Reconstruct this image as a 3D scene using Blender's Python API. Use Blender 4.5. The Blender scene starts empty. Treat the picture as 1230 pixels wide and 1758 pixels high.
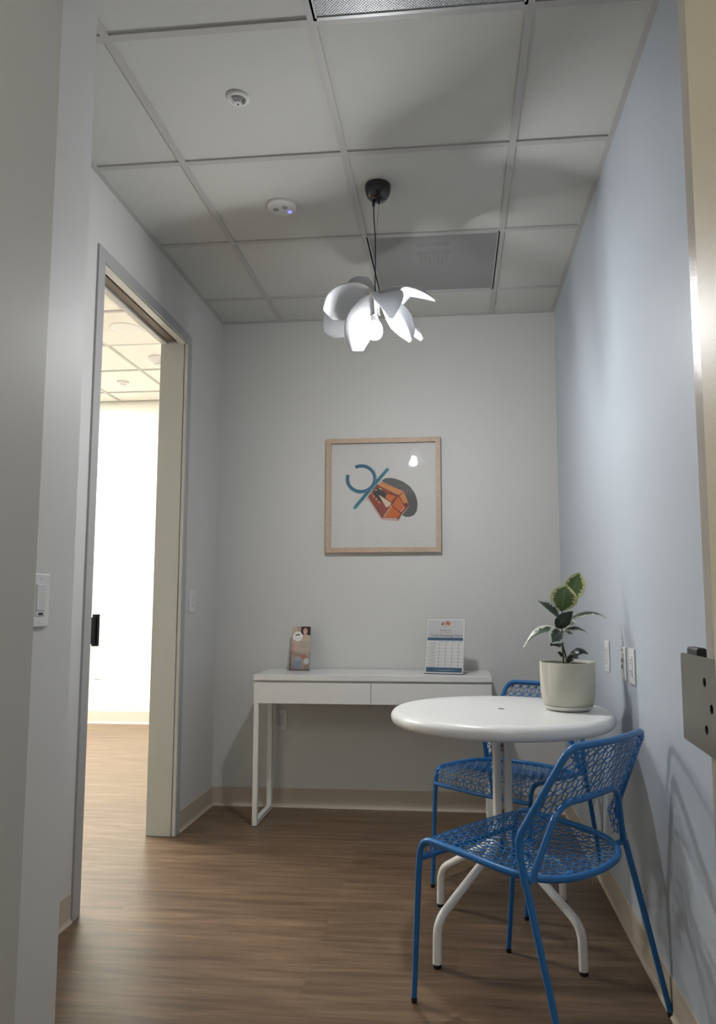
import bpy, bmesh, math, random
from mathutils import Vector, Matrix
random.seed(4)
PI = math.pi
sc = bpy.context.scene
COL = sc.collection

# ------------------------------------------------------------------ dimensions (metres)
CAM_H = 1.106
XL, XR = -1.348, 0.575          # side walls of the small room
YF, YB = 1.017, 4.040           # front (door) wall and back wall
ZC = 2.743                      # ceiling grid
XS = -0.889                     # short wall stub with the dimmer
YS = 1.630                      # where the stub ends
DY0, DY1, DZ = 2.597, 3.492, 2.43   # pocket door opening in the left wall
XO = -1.482                     # far face of left wall
FY, FZ = 6.62, 3.05             # far room back wall / ceiling

# ------------------------------------------------------------------ materials
def mat(name, col, rough=0.5, metal=0.0, spec=0.5, coat=0.0, bump=None, noise=None, emis=None, trans=0.0, alpha=1.0, ior=1.45):
    m = bpy.data.materials.new(name); m.use_nodes = True
    nt = m.node_tree; b = nt.nodes['Principled BSDF']
    b.inputs['Base Color'].default_value = (*col, 1); b.inputs['Roughness'].default_value = rough
    b.inputs['Metallic'].default_value = metal; b.inputs['Specular IOR Level'].default_value = spec
    b.inputs['Coat Weight'].default_value = coat; b.inputs['Transmission Weight'].default_value = trans
    b.inputs['Alpha'].default_value = alpha; b.inputs['IOR'].default_value = ior
    if emis:
        b.inputs['Emission Color'].default_value = (*emis[0], 1); b.inputs['Emission Strength'].default_value = emis[1]
    tc = None
    if bump or noise:
        tc = nt.nodes.new('ShaderNodeTexCoord')
    if noise:                       # slight colour mottling of the thing itself
        n = nt.nodes.new('ShaderNodeTexNoise'); n.inputs['Scale'].default_value = noise[0]; n.inputs['Detail'].default_value = 4
        nt.links.new(tc.outputs['Object'], n.inputs['Vector'])
        mx = nt.nodes.new('ShaderNodeMix'); mx.data_type = 'RGBA'
        mx.inputs['A'].default_value = (*[c*(1-noise[1]) for c in col], 1); mx.inputs['B'].default_value = (*[min(1, c*(1+noise[1])) for c in col], 1)
        nt.links.new(n.outputs['Fac'], mx.inputs['Factor']); nt.links.new(mx.outputs['Result'], b.inputs['Base Color'])
    if bump:
        n = nt.nodes.new('ShaderNodeTexNoise'); n.inputs['Scale'].default_value = bump[0]; n.inputs['Detail'].default_value = 6
        nt.links.new(tc.outputs['Object'], n.inputs['Vector'])
        bp = nt.nodes.new('ShaderNodeBump'); bp.inputs['Strength'].default_value = bump[1]; bp.inputs['Distance'].default_value = 0.002
        nt.links.new(n.outputs['Fac'], bp.inputs['Height']); nt.links.new(bp.outputs['Normal'], b.inputs['Normal'])
    return m

M = {}
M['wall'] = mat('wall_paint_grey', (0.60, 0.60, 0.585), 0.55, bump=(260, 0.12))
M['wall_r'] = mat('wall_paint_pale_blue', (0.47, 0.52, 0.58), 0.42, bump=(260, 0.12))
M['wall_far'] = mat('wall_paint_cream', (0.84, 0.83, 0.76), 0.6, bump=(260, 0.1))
M['wall_hall'] = mat('wall_paint_hall', (0.62, 0.60, 0.56), 0.6, bump=(260, 0.1))
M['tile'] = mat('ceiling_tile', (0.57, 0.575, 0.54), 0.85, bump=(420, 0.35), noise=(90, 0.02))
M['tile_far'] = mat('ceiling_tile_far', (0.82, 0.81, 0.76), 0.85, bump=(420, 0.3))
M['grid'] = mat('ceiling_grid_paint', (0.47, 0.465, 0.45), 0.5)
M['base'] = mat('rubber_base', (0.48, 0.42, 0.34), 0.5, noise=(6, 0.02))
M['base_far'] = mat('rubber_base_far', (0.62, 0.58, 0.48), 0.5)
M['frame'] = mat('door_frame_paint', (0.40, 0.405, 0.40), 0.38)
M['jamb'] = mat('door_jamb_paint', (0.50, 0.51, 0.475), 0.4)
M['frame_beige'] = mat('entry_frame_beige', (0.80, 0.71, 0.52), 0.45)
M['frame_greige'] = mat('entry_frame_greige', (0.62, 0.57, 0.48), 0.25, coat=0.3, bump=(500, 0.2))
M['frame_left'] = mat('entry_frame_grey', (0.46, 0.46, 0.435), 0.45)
M['white'] = mat('white_lacquer', (0.74, 0.74, 0.73), 0.22, coat=0.25)
M['white_side'] = mat('white_satin', (0.72, 0.72, 0.70), 0.35)
M['table'] = mat('white_powder_coat', (0.80, 0.80, 0.785), 0.28, coat=0.2, bump=(700, 0.06))
M['blue'] = mat('blue_powder_coat', (0.016, 0.135, 0.365), 0.33, coat=0.15, bump=(900, 0.05))
M['black'] = mat('black_plastic', (0.012, 0.012, 0.013), 0.45)
M['black_gloss'] = mat('black_gloss', (0.01, 0.01, 0.011), 0.12, coat=0.5)
M['dark'] = mat('dark_void', (0.02, 0.018, 0.016), 0.8)
M['scrim'] = mat('filter_scrim', (0.42, 0.43, 0.43), 0.8)
M['track'] = mat('bronze_track', (0.22, 0.18, 0.145), 0.5)
M['steel'] = mat('brushed_steel', (0.25, 0.245, 0.235), 0.38, metal=1.0, bump=(300, 0.1))
M['chrome'] = mat('chrome', (0.78, 0.78, 0.80), 0.07, metal=1.0)
M['alu'] = mat('aluminium_track', (0.80, 0.80, 0.80), 0.3, metal=0.5)
M['plate'] = mat('white_plate_plastic', (0.72, 0.73, 0.73), 0.3)
M['plate_in'] = mat('white_device_plastic', (0.66, 0.67, 0.67), 0.3)
M['det'] = mat('detector_plastic', (0.66, 0.66, 0.64), 0.4)
M['det_far'] = mat('detector_plastic_far', (0.74, 0.74, 0.74), 0.4)
M['duct'] = mat('duct_grey', (0.30, 0.31, 0.31), 0.6)
M['grillepaint'] = mat('grille_rim_paint', (0.50, 0.51, 0.51), 0.4, metal=0.2)
M['pot'] = mat('pot_ceramic', (0.52, 0.51, 0.43), 0.62, noise=(30, 0.03), bump=(300, 0.1))
M['saucer'] = mat('saucer_ceramic', (0.66, 0.66, 0.62), 0.5)
M['soil'] = mat('soil', (0.045, 0.035, 0.025), 0.95, bump=(120, 1.0), noise=(60, 0.4))
M['stem'] = mat('plant_stem', (0.075, 0.085, 0.04), 0.55, noise=(50, 0.3))
M['paper'] = mat('paper_white', (0.76, 0.76, 0.75), 0.35)
M['ink_grey'] = mat('ink_grey', (0.28, 0.28, 0.29), 0.5)
M['ink_blue'] = mat('ink_blue', (0.03, 0.11, 0.19), 0.35)
M['ink_lblue'] = mat('ink_light_blue', (0.33, 0.50, 0.62), 0.35)
M['print_grey'] = mat('print_light_grey', (0.60, 0.60, 0.61), 0.35)
M['ink_orange'] = mat('ink_orange', (0.55, 0.17, 0.07), 0.5)
M['ink_maroon'] = mat('ink_maroon', (0.18, 0.045, 0.05), 0.5)
M['br_pink'] = mat('brochure_blush', (0.50, 0.36, 0.32), 0.35)
M['br_beige'] = mat('brochure_beige', (0.48, 0.41, 0.33), 0.35)
M['br_tan'] = mat('brochure_tan', (0.42, 0.31, 0.23), 0.35)
M['br_blue'] = mat('brochure_blue', (0.33, 0.37, 0.48), 0.35)
M['br_rose'] = mat('brochure_rose', (0.50, 0.24, 0.20), 0.35)
M['br_hair'] = mat('brochure_dark_brown', (0.035, 0.02, 0.02), 0.4)
M['br_skin'] = mat('brochure_skin', (0.55, 0.36, 0.29), 0.4)
M['br_sweater'] = mat('brochure_sweater', (0.50, 0.42, 0.33), 0.4)
M['acrylic'] = mat('clear_acrylic', (0.95, 0.96, 0.97), 0.03, trans=1.0, ior=1.3)
M['art_paper'] = mat('art_paper', (0.68, 0.67, 0.64), 0.6)
M['art_teal'] = mat('art_teal', (0.012, 0.12, 0.20), 0.5)
M['art_teal2'] = mat('art_light_teal', (0.10, 0.33, 0.38), 0.5)
M['art_orange'] = mat('art_orange', (0.62, 0.14, 0.02), 0.5)
M['art_orange2'] = mat('art_light_orange', (0.66, 0.25, 0.07), 0.5)
M['art_red'] = mat('art_deep_red', (0.28, 0.035, 0.015), 0.5)
M['art_maroon'] = mat('art_maroon', (0.10, 0.012, 0.012), 0.5)
M['art_dark'] = mat('art_black', (0.02, 0.015, 0.012), 0.5)
M['art_shadow'] = mat('art_grey_shape', (0.085, 0.085, 0.08), 0.5)
M['art_pink'] = mat('art_pale_pink', (0.62, 0.42, 0.37), 0.5)
M['art_cream'] = mat('art_cream', (0.70, 0.55, 0.40), 0.5)
M['petal'] = mat('white_petal_sheet', (0.66, 0.67, 0.69), 0.4)
M['bulb'] = mat('lit_bulb', (1, 1, 1), 0.3, emis=((0.985, 0.99, 1.0), 780.0))
M['bulb_upper'] = mat('lit_bulb_upper', (1, 1, 1), 0.3, emis=((0.985, 0.99, 1.0), 60.0))
M['bulb_base'] = mat('bulb_collar', (0.82, 0.82, 0.80), 0.4)
M['panel_light'] = mat('led_panel', (1, 1, 1), 0.5, emis=((1.0, 0.99, 0.95), 58.0))  # unseen panels added in place of the next room's window daylight
M['panel_light_hall'] = mat('led_panel_hall', (1, 1, 1), 0.5, emis=((1.0, 0.96, 0.88), 6.5))
M['blue_led'] = mat('blue_led', (0.2, 0.2, 0.9), 0.4, emis=((0.16, 0.15, 1.0), 1.3))

# petals let a little light through
nt = M['petal'].node_tree; out = nt.nodes['Material Output']; pb = nt.nodes['Principled BSDF']
tl = nt.nodes.new('ShaderNodeBsdfTranslucent'); tl.inputs['Color'].default_value = (0.8, 0.82, 0.86, 1)
mxs = nt.nodes.new('ShaderNodeMixShader'); mxs.inputs[0].default_value = 0.13
nt.links.new(pb.outputs[0], mxs.inputs[1]); nt.links.new(tl.outputs[0], mxs.inputs[2]); nt.links.new(mxs.outputs[0], out.inputs['Surface'])

# picture glass: clear with a mirror-like surface reflection
def glass_mat():
    m = bpy.data.materials.new('picture_glass'); m.use_nodes = True; nt = m.node_tree; nt.nodes.clear()
    o = nt.nodes.new('ShaderNodeOutputMaterial'); mx = nt.nodes.new('ShaderNodeMixShader')
    t = nt.nodes.new('ShaderNodeBsdfTransparent'); g = nt.nodes.new('ShaderNodeBsdfGlossy'); g.inputs['Roughness'].default_value = 0.02
    f = nt.nodes.new('ShaderNodeFresnel'); f.inputs['IOR'].default_value = 1.5
    nt.links.new(f.outputs[0], mx.inputs[0]); nt.links.new(t.outputs[0], mx.inputs[1]); nt.links.new(g.outputs[0], mx.inputs[2]); nt.links.new(mx.outputs[0], o.inputs[0])
    return m
M['glass'] = glass_mat()
def clear_mat():
    m = bpy.data.materials.new('thin_clear_acrylic'); m.use_nodes = True; nt = m.node_tree; nt.nodes.clear()
    o = nt.nodes.new('ShaderNodeOutputMaterial'); mx = nt.nodes.new('ShaderNodeMixShader')
    t = nt.nodes.new('ShaderNodeBsdfTransparent'); t.inputs[0].default_value = (0.985, 0.985, 0.985, 1)
    g = nt.nodes.new('ShaderNodeBsdfGlossy'); g.inputs['Roughness'].default_value = 0.05
    f = nt.nodes.new('ShaderNodeFresnel'); f.inputs['IOR'].default_value = 1.45
    nt.links.new(f.outputs[0], mx.inputs[0]); nt.links.new(t.outputs[0], mx.inputs[1]); nt.links.new(g.outputs[0], mx.inputs[2]); nt.links.new(mx.outputs[0], o.inputs[0])
    return m
M['acrylic'] = clear_mat()

# perforated sheet metal: real holes, regular staggered grid
def perf_mat(name, pitch, frac, col):
    m = bpy.data.materials.new(name); m.use_nodes = True; nt = m.node_tree
    b = nt.nodes['Principled BSDF']; o = nt.nodes['Material Output']
    b.inputs['Base Color'].default_value = (*col, 1); b.inputs['Roughness'].default_value = 0.4; b.inputs['Metallic'].default_value = 0.2
    tc = nt.nodes.new('ShaderNodeTexCoord'); mp = nt.nodes.new('ShaderNodeMapping')
    mp.inputs['Rotation'].default_value = (0, 0, PI/4); mp.inputs['Scale'].default_value = (1/pitch, 1/pitch, 0)
    v = nt.nodes.new('ShaderNodeTexVoronoi'); v.voronoi_dimensions = '2D'; v.inputs['Randomness'].default_value = 0; v.inputs['Scale'].default_value = 1
    lt = nt.nodes.new('ShaderNodeMath'); lt.operation = 'LESS_THAN'; lt.inputs[1].default_value = frac
    t = nt.nodes.new('ShaderNodeBsdfTransparent'); mx = nt.nodes.new('ShaderNodeMixShader')
    nt.links.new(tc.outputs['Object'], mp.inputs[0]); nt.links.new(mp.outputs[0], v.inputs['Vector']); nt.links.new(v.outputs['Distance'], lt.inputs[0])
    nt.links.new(lt.outputs[0], mx.inputs[0]); nt.links.new(b.outputs[0], mx.inputs[1]); nt.links.new(t.outputs[0], mx.inputs[2]); nt.links.new(mx.outputs[0], o.inputs['Surface'])
    return m
M['perf'] = perf_mat('perforated_sheet', 0.0062, 0.30, (0.52, 0.54, 0.56))
M['perf_fine'] = perf_mat('perforated_sheet_fine', 0.0050, 0.33, (0.40, 0.41, 0.405))

# oak plank floor, boards running across the room
def floor_mat():
    m = bpy.data.materials.new('oak_plank_floor'); m.use_nodes = True; nt = m.node_tree; L = nt.links.new
    b = nt.nodes['Principled BSDF']
    tc = nt.nodes.new('ShaderNodeTexCoord')
    br = nt.nodes.new('ShaderNodeTexBrick'); br.offset = 0.37; br.inputs['Scale'].default_value = 1
    br.inputs['Brick Width'].default_value = 1.22; br.inputs['Row Height'].default_value = 0.178; br.inputs['Mortar Size'].default_value = 0.0007
    br.inputs['Mortar Smooth'].default_value = 0.3; br.inputs['Bias'].default_value = 0
    br.inputs['Color1'].default_value = (0.2, 0.2, 0.2, 1); br.inputs['Color2'].default_value = (0.8, 0.8, 0.8, 1); br.inputs['Mortar'].default_value = (0.45, 0.45, 0.45, 1)
    L(tc.outputs['Object'], br.inputs['Vector'])
    # per-plank shift of the grain
    sep = nt.nodes.new('ShaderNodeSeparateColor'); L(br.outputs['Color'], sep.inputs[0])
    comb = nt.nodes.new('ShaderNodeCombineXYZ'); mul = nt.nodes.new('ShaderNodeMath'); mul.operation = 'MULTIPLY'; mul.inputs[1].default_value = 7.0
    L(sep.outputs[0], mul.inputs[0]); L(mul.outputs[0], comb.inputs[0]); L(mul.outputs[0], comb.inputs[1])
    add = nt.nodes.new('ShaderNodeVectorMath'); add.operation = 'ADD'; L(tc.outputs['Object'], add.inputs[0]); L(comb.outputs[0], add.inputs[1])
    mp = nt.nodes.new('ShaderNodeMapping'); mp.inputs['Scale'].default_value = (1.3, 15, 1); L(add.outputs[0], mp.inputs[0])
    n1 = nt.nodes.new('ShaderNodeTexNoise'); n1.inputs['Scale'].default_value = 1.6; n1.inputs['Detail'].default_value = 8; n1.inputs['Roughness'].default_value = 0.62; n1.inputs['Distortion'].default_value = 0.6
    L(mp.outputs[0], n1.inputs['Vector'])
    mp2 = nt.nodes.new('ShaderNodeMapping'); mp2.inputs['Scale'].default_value = (3, 130, 1); L(add.outputs[0], mp2.inputs[0])
    n2 = nt.nodes.new('ShaderNodeTexNoise'); n2.inputs['Scale'].default_value = 2.5; n2.inputs['Detail'].default_value = 5
    L(mp2.outputs[0], n2.inputs['Vector'])
    cr = nt.nodes.new('ShaderNodeValToRGB')
    cr.color_ramp.elements[0].position = 0.28; cr.color_ramp.elements[0].color = (0.062, 0.036, 0.019, 1)
    cr.color_ramp.elements[1].position = 0.72; cr.color_ramp.elements[1].color = (0.290, 0.195, 0.118, 1)
    e = cr.color_ramp.elements.new(0.5); e.color = (0.150, 0.094, 0.055, 1)
    mixn = nt.nodes.new('ShaderNodeMix'); mixn.data_type = 'FLOAT'; mixn.inputs[0].default_value = 0.33
    L(n1.outputs['Fac'], mixn.inputs['A']); L(n2.outputs['Fac'], mixn.inputs['B']); L(mixn.outputs[0], cr.inputs[0])
    hs = nt.nodes.new('ShaderNodeHueSaturation'); mr = nt.nodes.new('ShaderNodeMapRange'); mr.inputs['To Min'].default_value = 0.9; mr.inputs['To Max'].default_value = 1.1
    L(sep.outputs[0], mr.inputs[0]); L(mr.outputs[0], hs.inputs['Value']); L(cr.outputs[0], hs.inputs['Color'])
    L(hs.outputs[0], b.inputs['Base Color'])
    b.inputs['Roughness'].default_value = 0.36; b.inputs['Specular IOR Level'].default_value = 0.4
    bp = nt.nodes.new('ShaderNodeBump'); bp.inputs['Strength'].default_value = 0.25; bp.inputs['Distance'].default_value = 0.001
    L(n2.outputs['Fac'], bp.inputs['Height']); L(bp.outputs[0], b.inputs['Normal'])
    return m
M['floor'] = floor_mat()

# pale maple picture frame
def wood_mat():
    m = bpy.data.materials.new('maple_frame'); m.use_nodes = True; nt = m.node_tree; L = nt.links.new
    b = nt.nodes['Principled BSDF']; tc = nt.nodes.new('ShaderNodeTexCoord')
    n = nt.nodes.new('ShaderNodeTexNoise'); n.inputs['Scale'].default_value = 30; n.inputs['Detail'].default_value = 6; n.inputs['Distortion'].default_value = 1.5
    L(tc.outputs['Object'], n.inputs['Vector'])
    cr = nt.nodes.new('ShaderNodeValToRGB'); cr.color_ramp.elements[0].position = 0.3; cr.color_ramp.elements[0].color = (0.43, 0.32, 0.235, 1)
    cr.color_ramp.elements[1].position = 0.7; cr.color_ramp.elements[1].color = (0.52, 0.40, 0.30, 1)
    L(n.outputs['Fac'], cr.inputs[0]); L(cr.outputs[0], b.inputs['Base Color']); b.inputs['Roughness'].default_value = 0.5
    return m
M['maple'] = wood_mat()

# variegated rubber-plant leaf: green heart with jagged cream margin (uv: u across -1..1 in x, v along)
def leaf_mat(name, green, green2, cream, spread):
    m = bpy.data.materials.new(name); m.use_nodes = True; nt = m.node_tree; L = nt.links.new
    b = nt.nodes['Principled BSDF']; uv = nt.nodes.new('ShaderNodeUVMap'); sp = nt.nodes.new('ShaderNodeSeparateXYZ'); L(uv.outputs[0], sp.inputs[0])
    def math_(op, a, c=None):
        n = nt.nodes.new('ShaderNodeMath'); n.operation = op
        for i, v in enumerate((a, c)):
            if v is None: continue
            if isinstance(v, (int, float)): n.inputs[i].default_value = v
            else: L(v, n.inputs[i])
        return n.outputs[0]
    a = math_('ABSOLUTE', math_('SUBTRACT', math_('MULTIPLY', sp.outputs[0], 2), 1))
    v2 = math_('ABSOLUTE', math_('SUBTRACT', math_('MULTIPLY', sp.outputs[1], 2), 0.9))
    v2p = math_('POWER', v2, 4)
    d = math_('ADD', a, math_('MULTIPLY', v2p, 0.45))
    mp = nt.nodes.new('ShaderNodeMapping'); mp.inputs['Scale'].default_value = (2.5, 11, 1); mp.inputs['Rotation'].default_value = (0, 0, 0.5); L(uv.outputs[0], mp.inputs[0])
    nz = nt.nodes.new('ShaderNodeTexNoise'); nz.inputs['Scale'].default_value = 1.3; nz.inputs['Detail'].default_value = 3; L(mp.outputs[0], nz.inputs['Vector'])
    dd = math_('ADD', d, math_('MULTIPLY', math_('SUBTRACT', nz.outputs['Fac'], 0.5), 0.9))
    st = nt.nodes.new('ShaderNodeMapRange'); st.inputs['From Min'].default_value = spread; st.inputs['From Max'].default_value = spread+0.03; L(dd, st.inputs[0])
    n2 = nt.nodes.new('ShaderNodeTexNoise'); n2.inputs['Scale'].default_value = 5; L(uv.outputs[0], n2.inputs['Vector'])
    g = nt.nodes.new('ShaderNodeMix'); g.data_type = 'RGBA'; g.inputs['A'].default_value = (*green, 1); g.inputs['B'].default_value = (*green2, 1); L(n2.outputs['Fac'], g.inputs['Factor'])
    rib = nt.nodes.new('ShaderNodeMapRange'); rib.inputs['From Min'].default_value = 0.03; rib.inputs['From Max'].default_value = 0.06; L(a, rib.inputs[0])
    g2 = nt.nodes.new('ShaderNodeMix'); g2.data_type = 'RGBA'; g2.inputs['A'].default_value = (*[c*2.0 for c in green2], 1); L(rib.outputs[0], g2.inputs['Factor']); L(g.outputs['Result'], g2.inputs['B'])
    mx = nt.nodes.new('ShaderNodeMix'); mx.data_type = 'RGBA'; mx.inputs['B'].default_value = (*cream, 1); L(st.outputs[0], mx.inputs['Factor']); L(g2.outputs['Result'], mx.inputs['A'])
    L(mx.outputs['Result'], b.inputs['Base Color']); b.inputs['Roughness'].default_value = 0.38
    return m
M['leaf_new'] = leaf_mat('leaf_young_variegated', (0.10, 0.15, 0.04), (0.07, 0.11, 0.035), (0.50, 0.53, 0.25), 0.72)
M['leaf_old'] = leaf_mat('leaf_variegated', (0.03, 0.045, 0.028), (0.055, 0.075, 0.045), (0.58, 0.61, 0.52), 0.70)
M['leaf_dark'] = leaf_mat('leaf_dark_green', (0.014, 0.022, 0.014), (0.03, 0.045, 0.026), (0.40, 0.43, 0.34), 1.05)

# ------------------------------------------------------------------ mesh helpers
def link(o, parent=None):
    COL.objects.link(o)
    if parent is not None: o.parent = parent
    return o
def tag(o, label=None, cat=None, group=None, kind=None):
    if label: o['label'] = label
    if cat: o['category'] = cat
    if group: o['group'] = group
    if kind: o['kind'] = kind
    return o
def empty(name, loc=(0, 0, 0), rz=0, label=None, cat=None, group=None, kind=None):
    o = bpy.data.objects.new(name, None); o.empty_display_size = 0.1; COL.objects.link(o)
    o.location = loc; o.rotation_euler = (0, 0, rz)
    return tag(o, label, cat, group, kind)

class MB:
    """collects geometry for ONE mesh object"""
    def __init__(s): s.v = []; s.f = []; s.m = []; s.uv = None
    def add(s, verts, faces, mi=0):
        o = len(s.v); s.v += [tuple(p) for p in verts]; s.f += [tuple(i+o for i in f) for f in faces]; s.m += [mi]*len(faces)
    def box(s, x0, x1, y0, y1, z0, z1, mi=0, bev=0.0):
        if x0 > x1: x0, x1 = x1, x0
        if y0 > y1: y0, y1 = y1, y0
        if z0 > z1: z0, z1 = z1, z0
        if bev <= 0:
            v = [(x, y, z) for z in (z0, z1) for y in (y0, y1) for x in (x0, x1)]
            s.add(v, [(0, 2, 3, 1), (4, 5, 7, 6), (0, 1, 5, 4), (2, 6, 7, 3), (0, 4, 6, 2), (1, 3, 7, 5)], mi); return
        bm = bmesh.new(); bmesh.ops.create_cube(bm, size=1)
        for q in bm.verts: q.co = Vector(((x0+x1)/2+q.co.x*(x1-x0), (y0+y1)/2+q.co.y*(y1-y0), (z0+z1)/2+q.co.z*(z1-z0)))
        bmesh.ops.bevel(bm, geom=bm.edges[:], offset=min(bev, (x1-x0)/2.1, (y1-y0)/2.1, (z1-z0)/2.1), segments=3, affect='EDGES', profile=0.5)
        bm.verts.index_update()
        s.add([q.co.copy() for q in bm.verts], [[q.index for q in f.verts] for f in bm.faces], mi); bm.free()
    def lathe(s, prof, n=48, c=(0, 0, 0), mi=0, axis='z', caps=True):
        vs = []; k = len(prof)
        for i in range(n):
            a = 2*PI*i/n
            for r, h in prof:
                p = (r*math.cos(a), r*math.sin(a), h)
                if axis == 'y': p = (r*math.cos(a), -h, r*math.sin(a))
                if axis == 'x': p = (-h, r*math.cos(a), r*math.sin(a))
                vs.append((p[0]+c[0], p[1]+c[1], p[2]+c[2]))
        fs = []
        for i in range(n):
            j = (i+1) % n
            for q in range(k-1): fs.append((i*k+q, j*k+q, j*k+q+1, i*k+q+1))
        if caps:
            if prof[0][0] > 1e-6: fs.append(tuple(i*k for i in range(n))[::-1])
            if prof[-1][0] > 1e-6: fs.append(tuple(i*k+k-1 for i in range(n)))
        s.add(vs, fs, mi)
    def tube(s, pts, r, n=14, mi=0, cap=True):
        pts = [Vector(p) for p in pts]; m = len(pts)
        rs = r if isinstance(r, (list, tuple)) else [r]*m
        T = []
        for i in range(m):
            a = pts[max(i-1, 0)]; b = pts[min(i+1, m-1)]; T.append((b-a).normalized())
        up = Vector((0, 0, 1)) if abs(T[0].z) < 0.9 else Vector((1, 0, 0))
        N = (up - T[0]*up.dot(T[0])).normalized(); vs = []
        for i in range(m):
            N = (N - T[i]*N.dot(T[i])).normalized(); B = T[i].cross(N)
            for k in range(n):
                a = 2*PI*k/n; vs.append(pts[i]+(N*math.cos(a)+B*math.sin(a))*rs[i])
        fs = [(i*n+k, i*n+(k+1) % n, (i+1)*n+(k+1) % n, (i+1)*n+k) for i in range(m-1) for k in range(n)]
        if cap: fs += [tuple(range(n))[::-1], tuple((m-1)*n+k for k in range(n))]
        s.add(vs, fs, mi)
    def poly(s, pts, mi=0):
        s.add(pts, [tuple(range(len(pts)))], mi)
    def prism(s, pts, d, mi=0):           # closed outline swept along vector d
        d = Vector(d); n = len(pts); v = [Vector(p) for p in pts]; v2 = [p+d for p in v]
        s.add(v+v2, [tuple(range(n))[::-1], tuple(range(n, 2*n))]+[(i, (i+1) % n, (i+1) % n+n, i+n) for i in range(n)], mi)
    def build(s, name, mats, parent=None, smooth=False, angle=35, recalc=True):
        me = bpy.data.meshes.new(name); me.from_pydata(s.v, [], s.f)
        for mm in (mats if isinstance(mats, (list, tuple)) else [mats]): me.materials.append(mm)
        for p, mi in zip(me.polygons, s.m): p.material_index = mi
        if recalc:
            bm = bmesh.new(); bm.from_mesh(me); bmesh.ops.recalc_face_normals(bm, faces=bm.faces[:]); bm.to_mesh(me); bm.free()
        if smooth:
            for p in me.polygons: p.use_smooth = True
            try: me.set_sharp_from_angle(angle=math.radians(angle))
            except Exception: pass
        me.update()
        return link(bpy.data.objects.new(name, me), parent)

def fillet(P, R, n=8):
    """polyline with rounded corners; R one radius or one per inner corner"""
    P = [Vector(p) for p in P]; out = [P[0]]
    for i in range(1, len(P)-1):
        r = R[i-1] if isinstance(R, (list, tuple)) else R
        a = (P[i-1]-P[i]); b = (P[i+1]-P[i]); d = min(r, a.length*0.49, b.length*0.49)
        p0 = P[i]+a.normalized()*d; p1 = P[i]+b.normalized()*d
        for k in range(n+1):
            t = k/n; out.append(p0*(1-t)**2+P[i]*2*t*(1-t)+p1*t*t)
    out.append(P[-1]); return out

def obj_text(name, body, size, m, parent, loc, rot=(PI/2, 0, 0), align='CENTER', extr=0.0001):
    cu = bpy.data.curves.new(name, 'FONT'); cu.body = body; cu.size = size; cu.align_x = align; cu.extrude = extr; cu.resolution_u = 2; cu.offset = size*0.022
    t = bpy.data.objects.new(name, cu); COL.objects.link(t)
    dg = bpy.context.evaluated_depsgraph_get(); me = bpy.data.meshes.new_from_object(t.evaluated_get(dg))
    bpy.data.objects.remove(t); me.materials.clear(); me.materials.append(m)
    o = link(bpy.data.objects.new(name, me), parent); o.location = loc; o.rotation_euler = rot
    return o

# ------------------------------------------------------------------ SETTING
def struct(name, mb, m, parent=None, **k):
    o = mb.build(name, m, parent, **k)
    if parent is None: o['kind'] = 'structure'
    return o
b = MB(); b.box(-6.2, 1.6, -2.2, FY+0.1, -0.12, 0); struct('floor', b, M['floor'])
b = MB(); b.box(XL-0.134, XR+0.12, YB, YB+0.12, 0, 3.1); struct('wall_back', b, M['wall'])
b = MB(); b.box(XR, XR+0.12, YF, YB, 0, ZC+0.1); struct('wall_right', b, M['wall_r'])
# left wall: solid before and after the pocket door opening and the band above it
b = MB()
b.box(XL-0.045, XL, YS, DY0-0.004, 0, ZC+0.1)                     # room-side skin of the pocket
b.box(XO, XO+0.035, YS-0.1, DY0-0.004, 0, 3.1)                    # far-side skin of the pocket
b.box(XO, XL, DY1+0.004, YB, 0, 3.1)
b.box(XO, XL, DY0-0.004, DY1+0.004, DZ+0.055, 3.1)
b.box(XL-0.045, XL, YS, DY0, ZC+0.1, 3.1)
struct('wall_left', b, M['wall'])
b = MB(); b.box(XO, XS, 1.017, YS, 0, ZC+0.1); struct('wall_left_stub', b, M['wall'])
# wall with the entrance opening (camera looks through it)
EX0, EX1, EZ = -0.613, 0.333, 2.16
EY0, EY1 = 0.872, 1.017
b = MB()
b.box(XO, EX0-0.02, EY0, EY1, 0, ZC+0.1); b.box(EX1+0.02, 1.6, EY0, EY1, 0, ZC+0.1); b.box(EX0-0.02, EX1+0.02, EY0, EY1, EZ+0.02, ZC+0.1)
struct('wall_front', b, M['wall_hall'])
# hallway behind the camera
b = MB(); b.box(1.5, 1.6, -2.2, EY0, 0, ZC+0.1); struct('wall_hall_right', b, M['wall_hall'])
b = MB(); b.box(-1.7, -1.6, -2.2, EY0+0.15, 0, ZC+0.1); struct('wall_hall_left', b, M['wall_hall'])
b = MB(); b.box(-1.7, 1.6, -2.3, -2.2, 0, ZC+0.1); struct('wall_hall_back', b, M['wall_hall'])
b = MB(); b.box(-1.7, 1.6, -2.3, EY0, ZC, ZC+0.1); struct('ceiling_hall', b, M['tile'])
# next room
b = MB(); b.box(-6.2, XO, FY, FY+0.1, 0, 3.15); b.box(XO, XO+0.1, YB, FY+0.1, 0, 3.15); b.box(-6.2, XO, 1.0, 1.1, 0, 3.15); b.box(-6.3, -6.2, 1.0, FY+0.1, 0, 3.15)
struct('wall_next_room', b, M['wall_far'])

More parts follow.
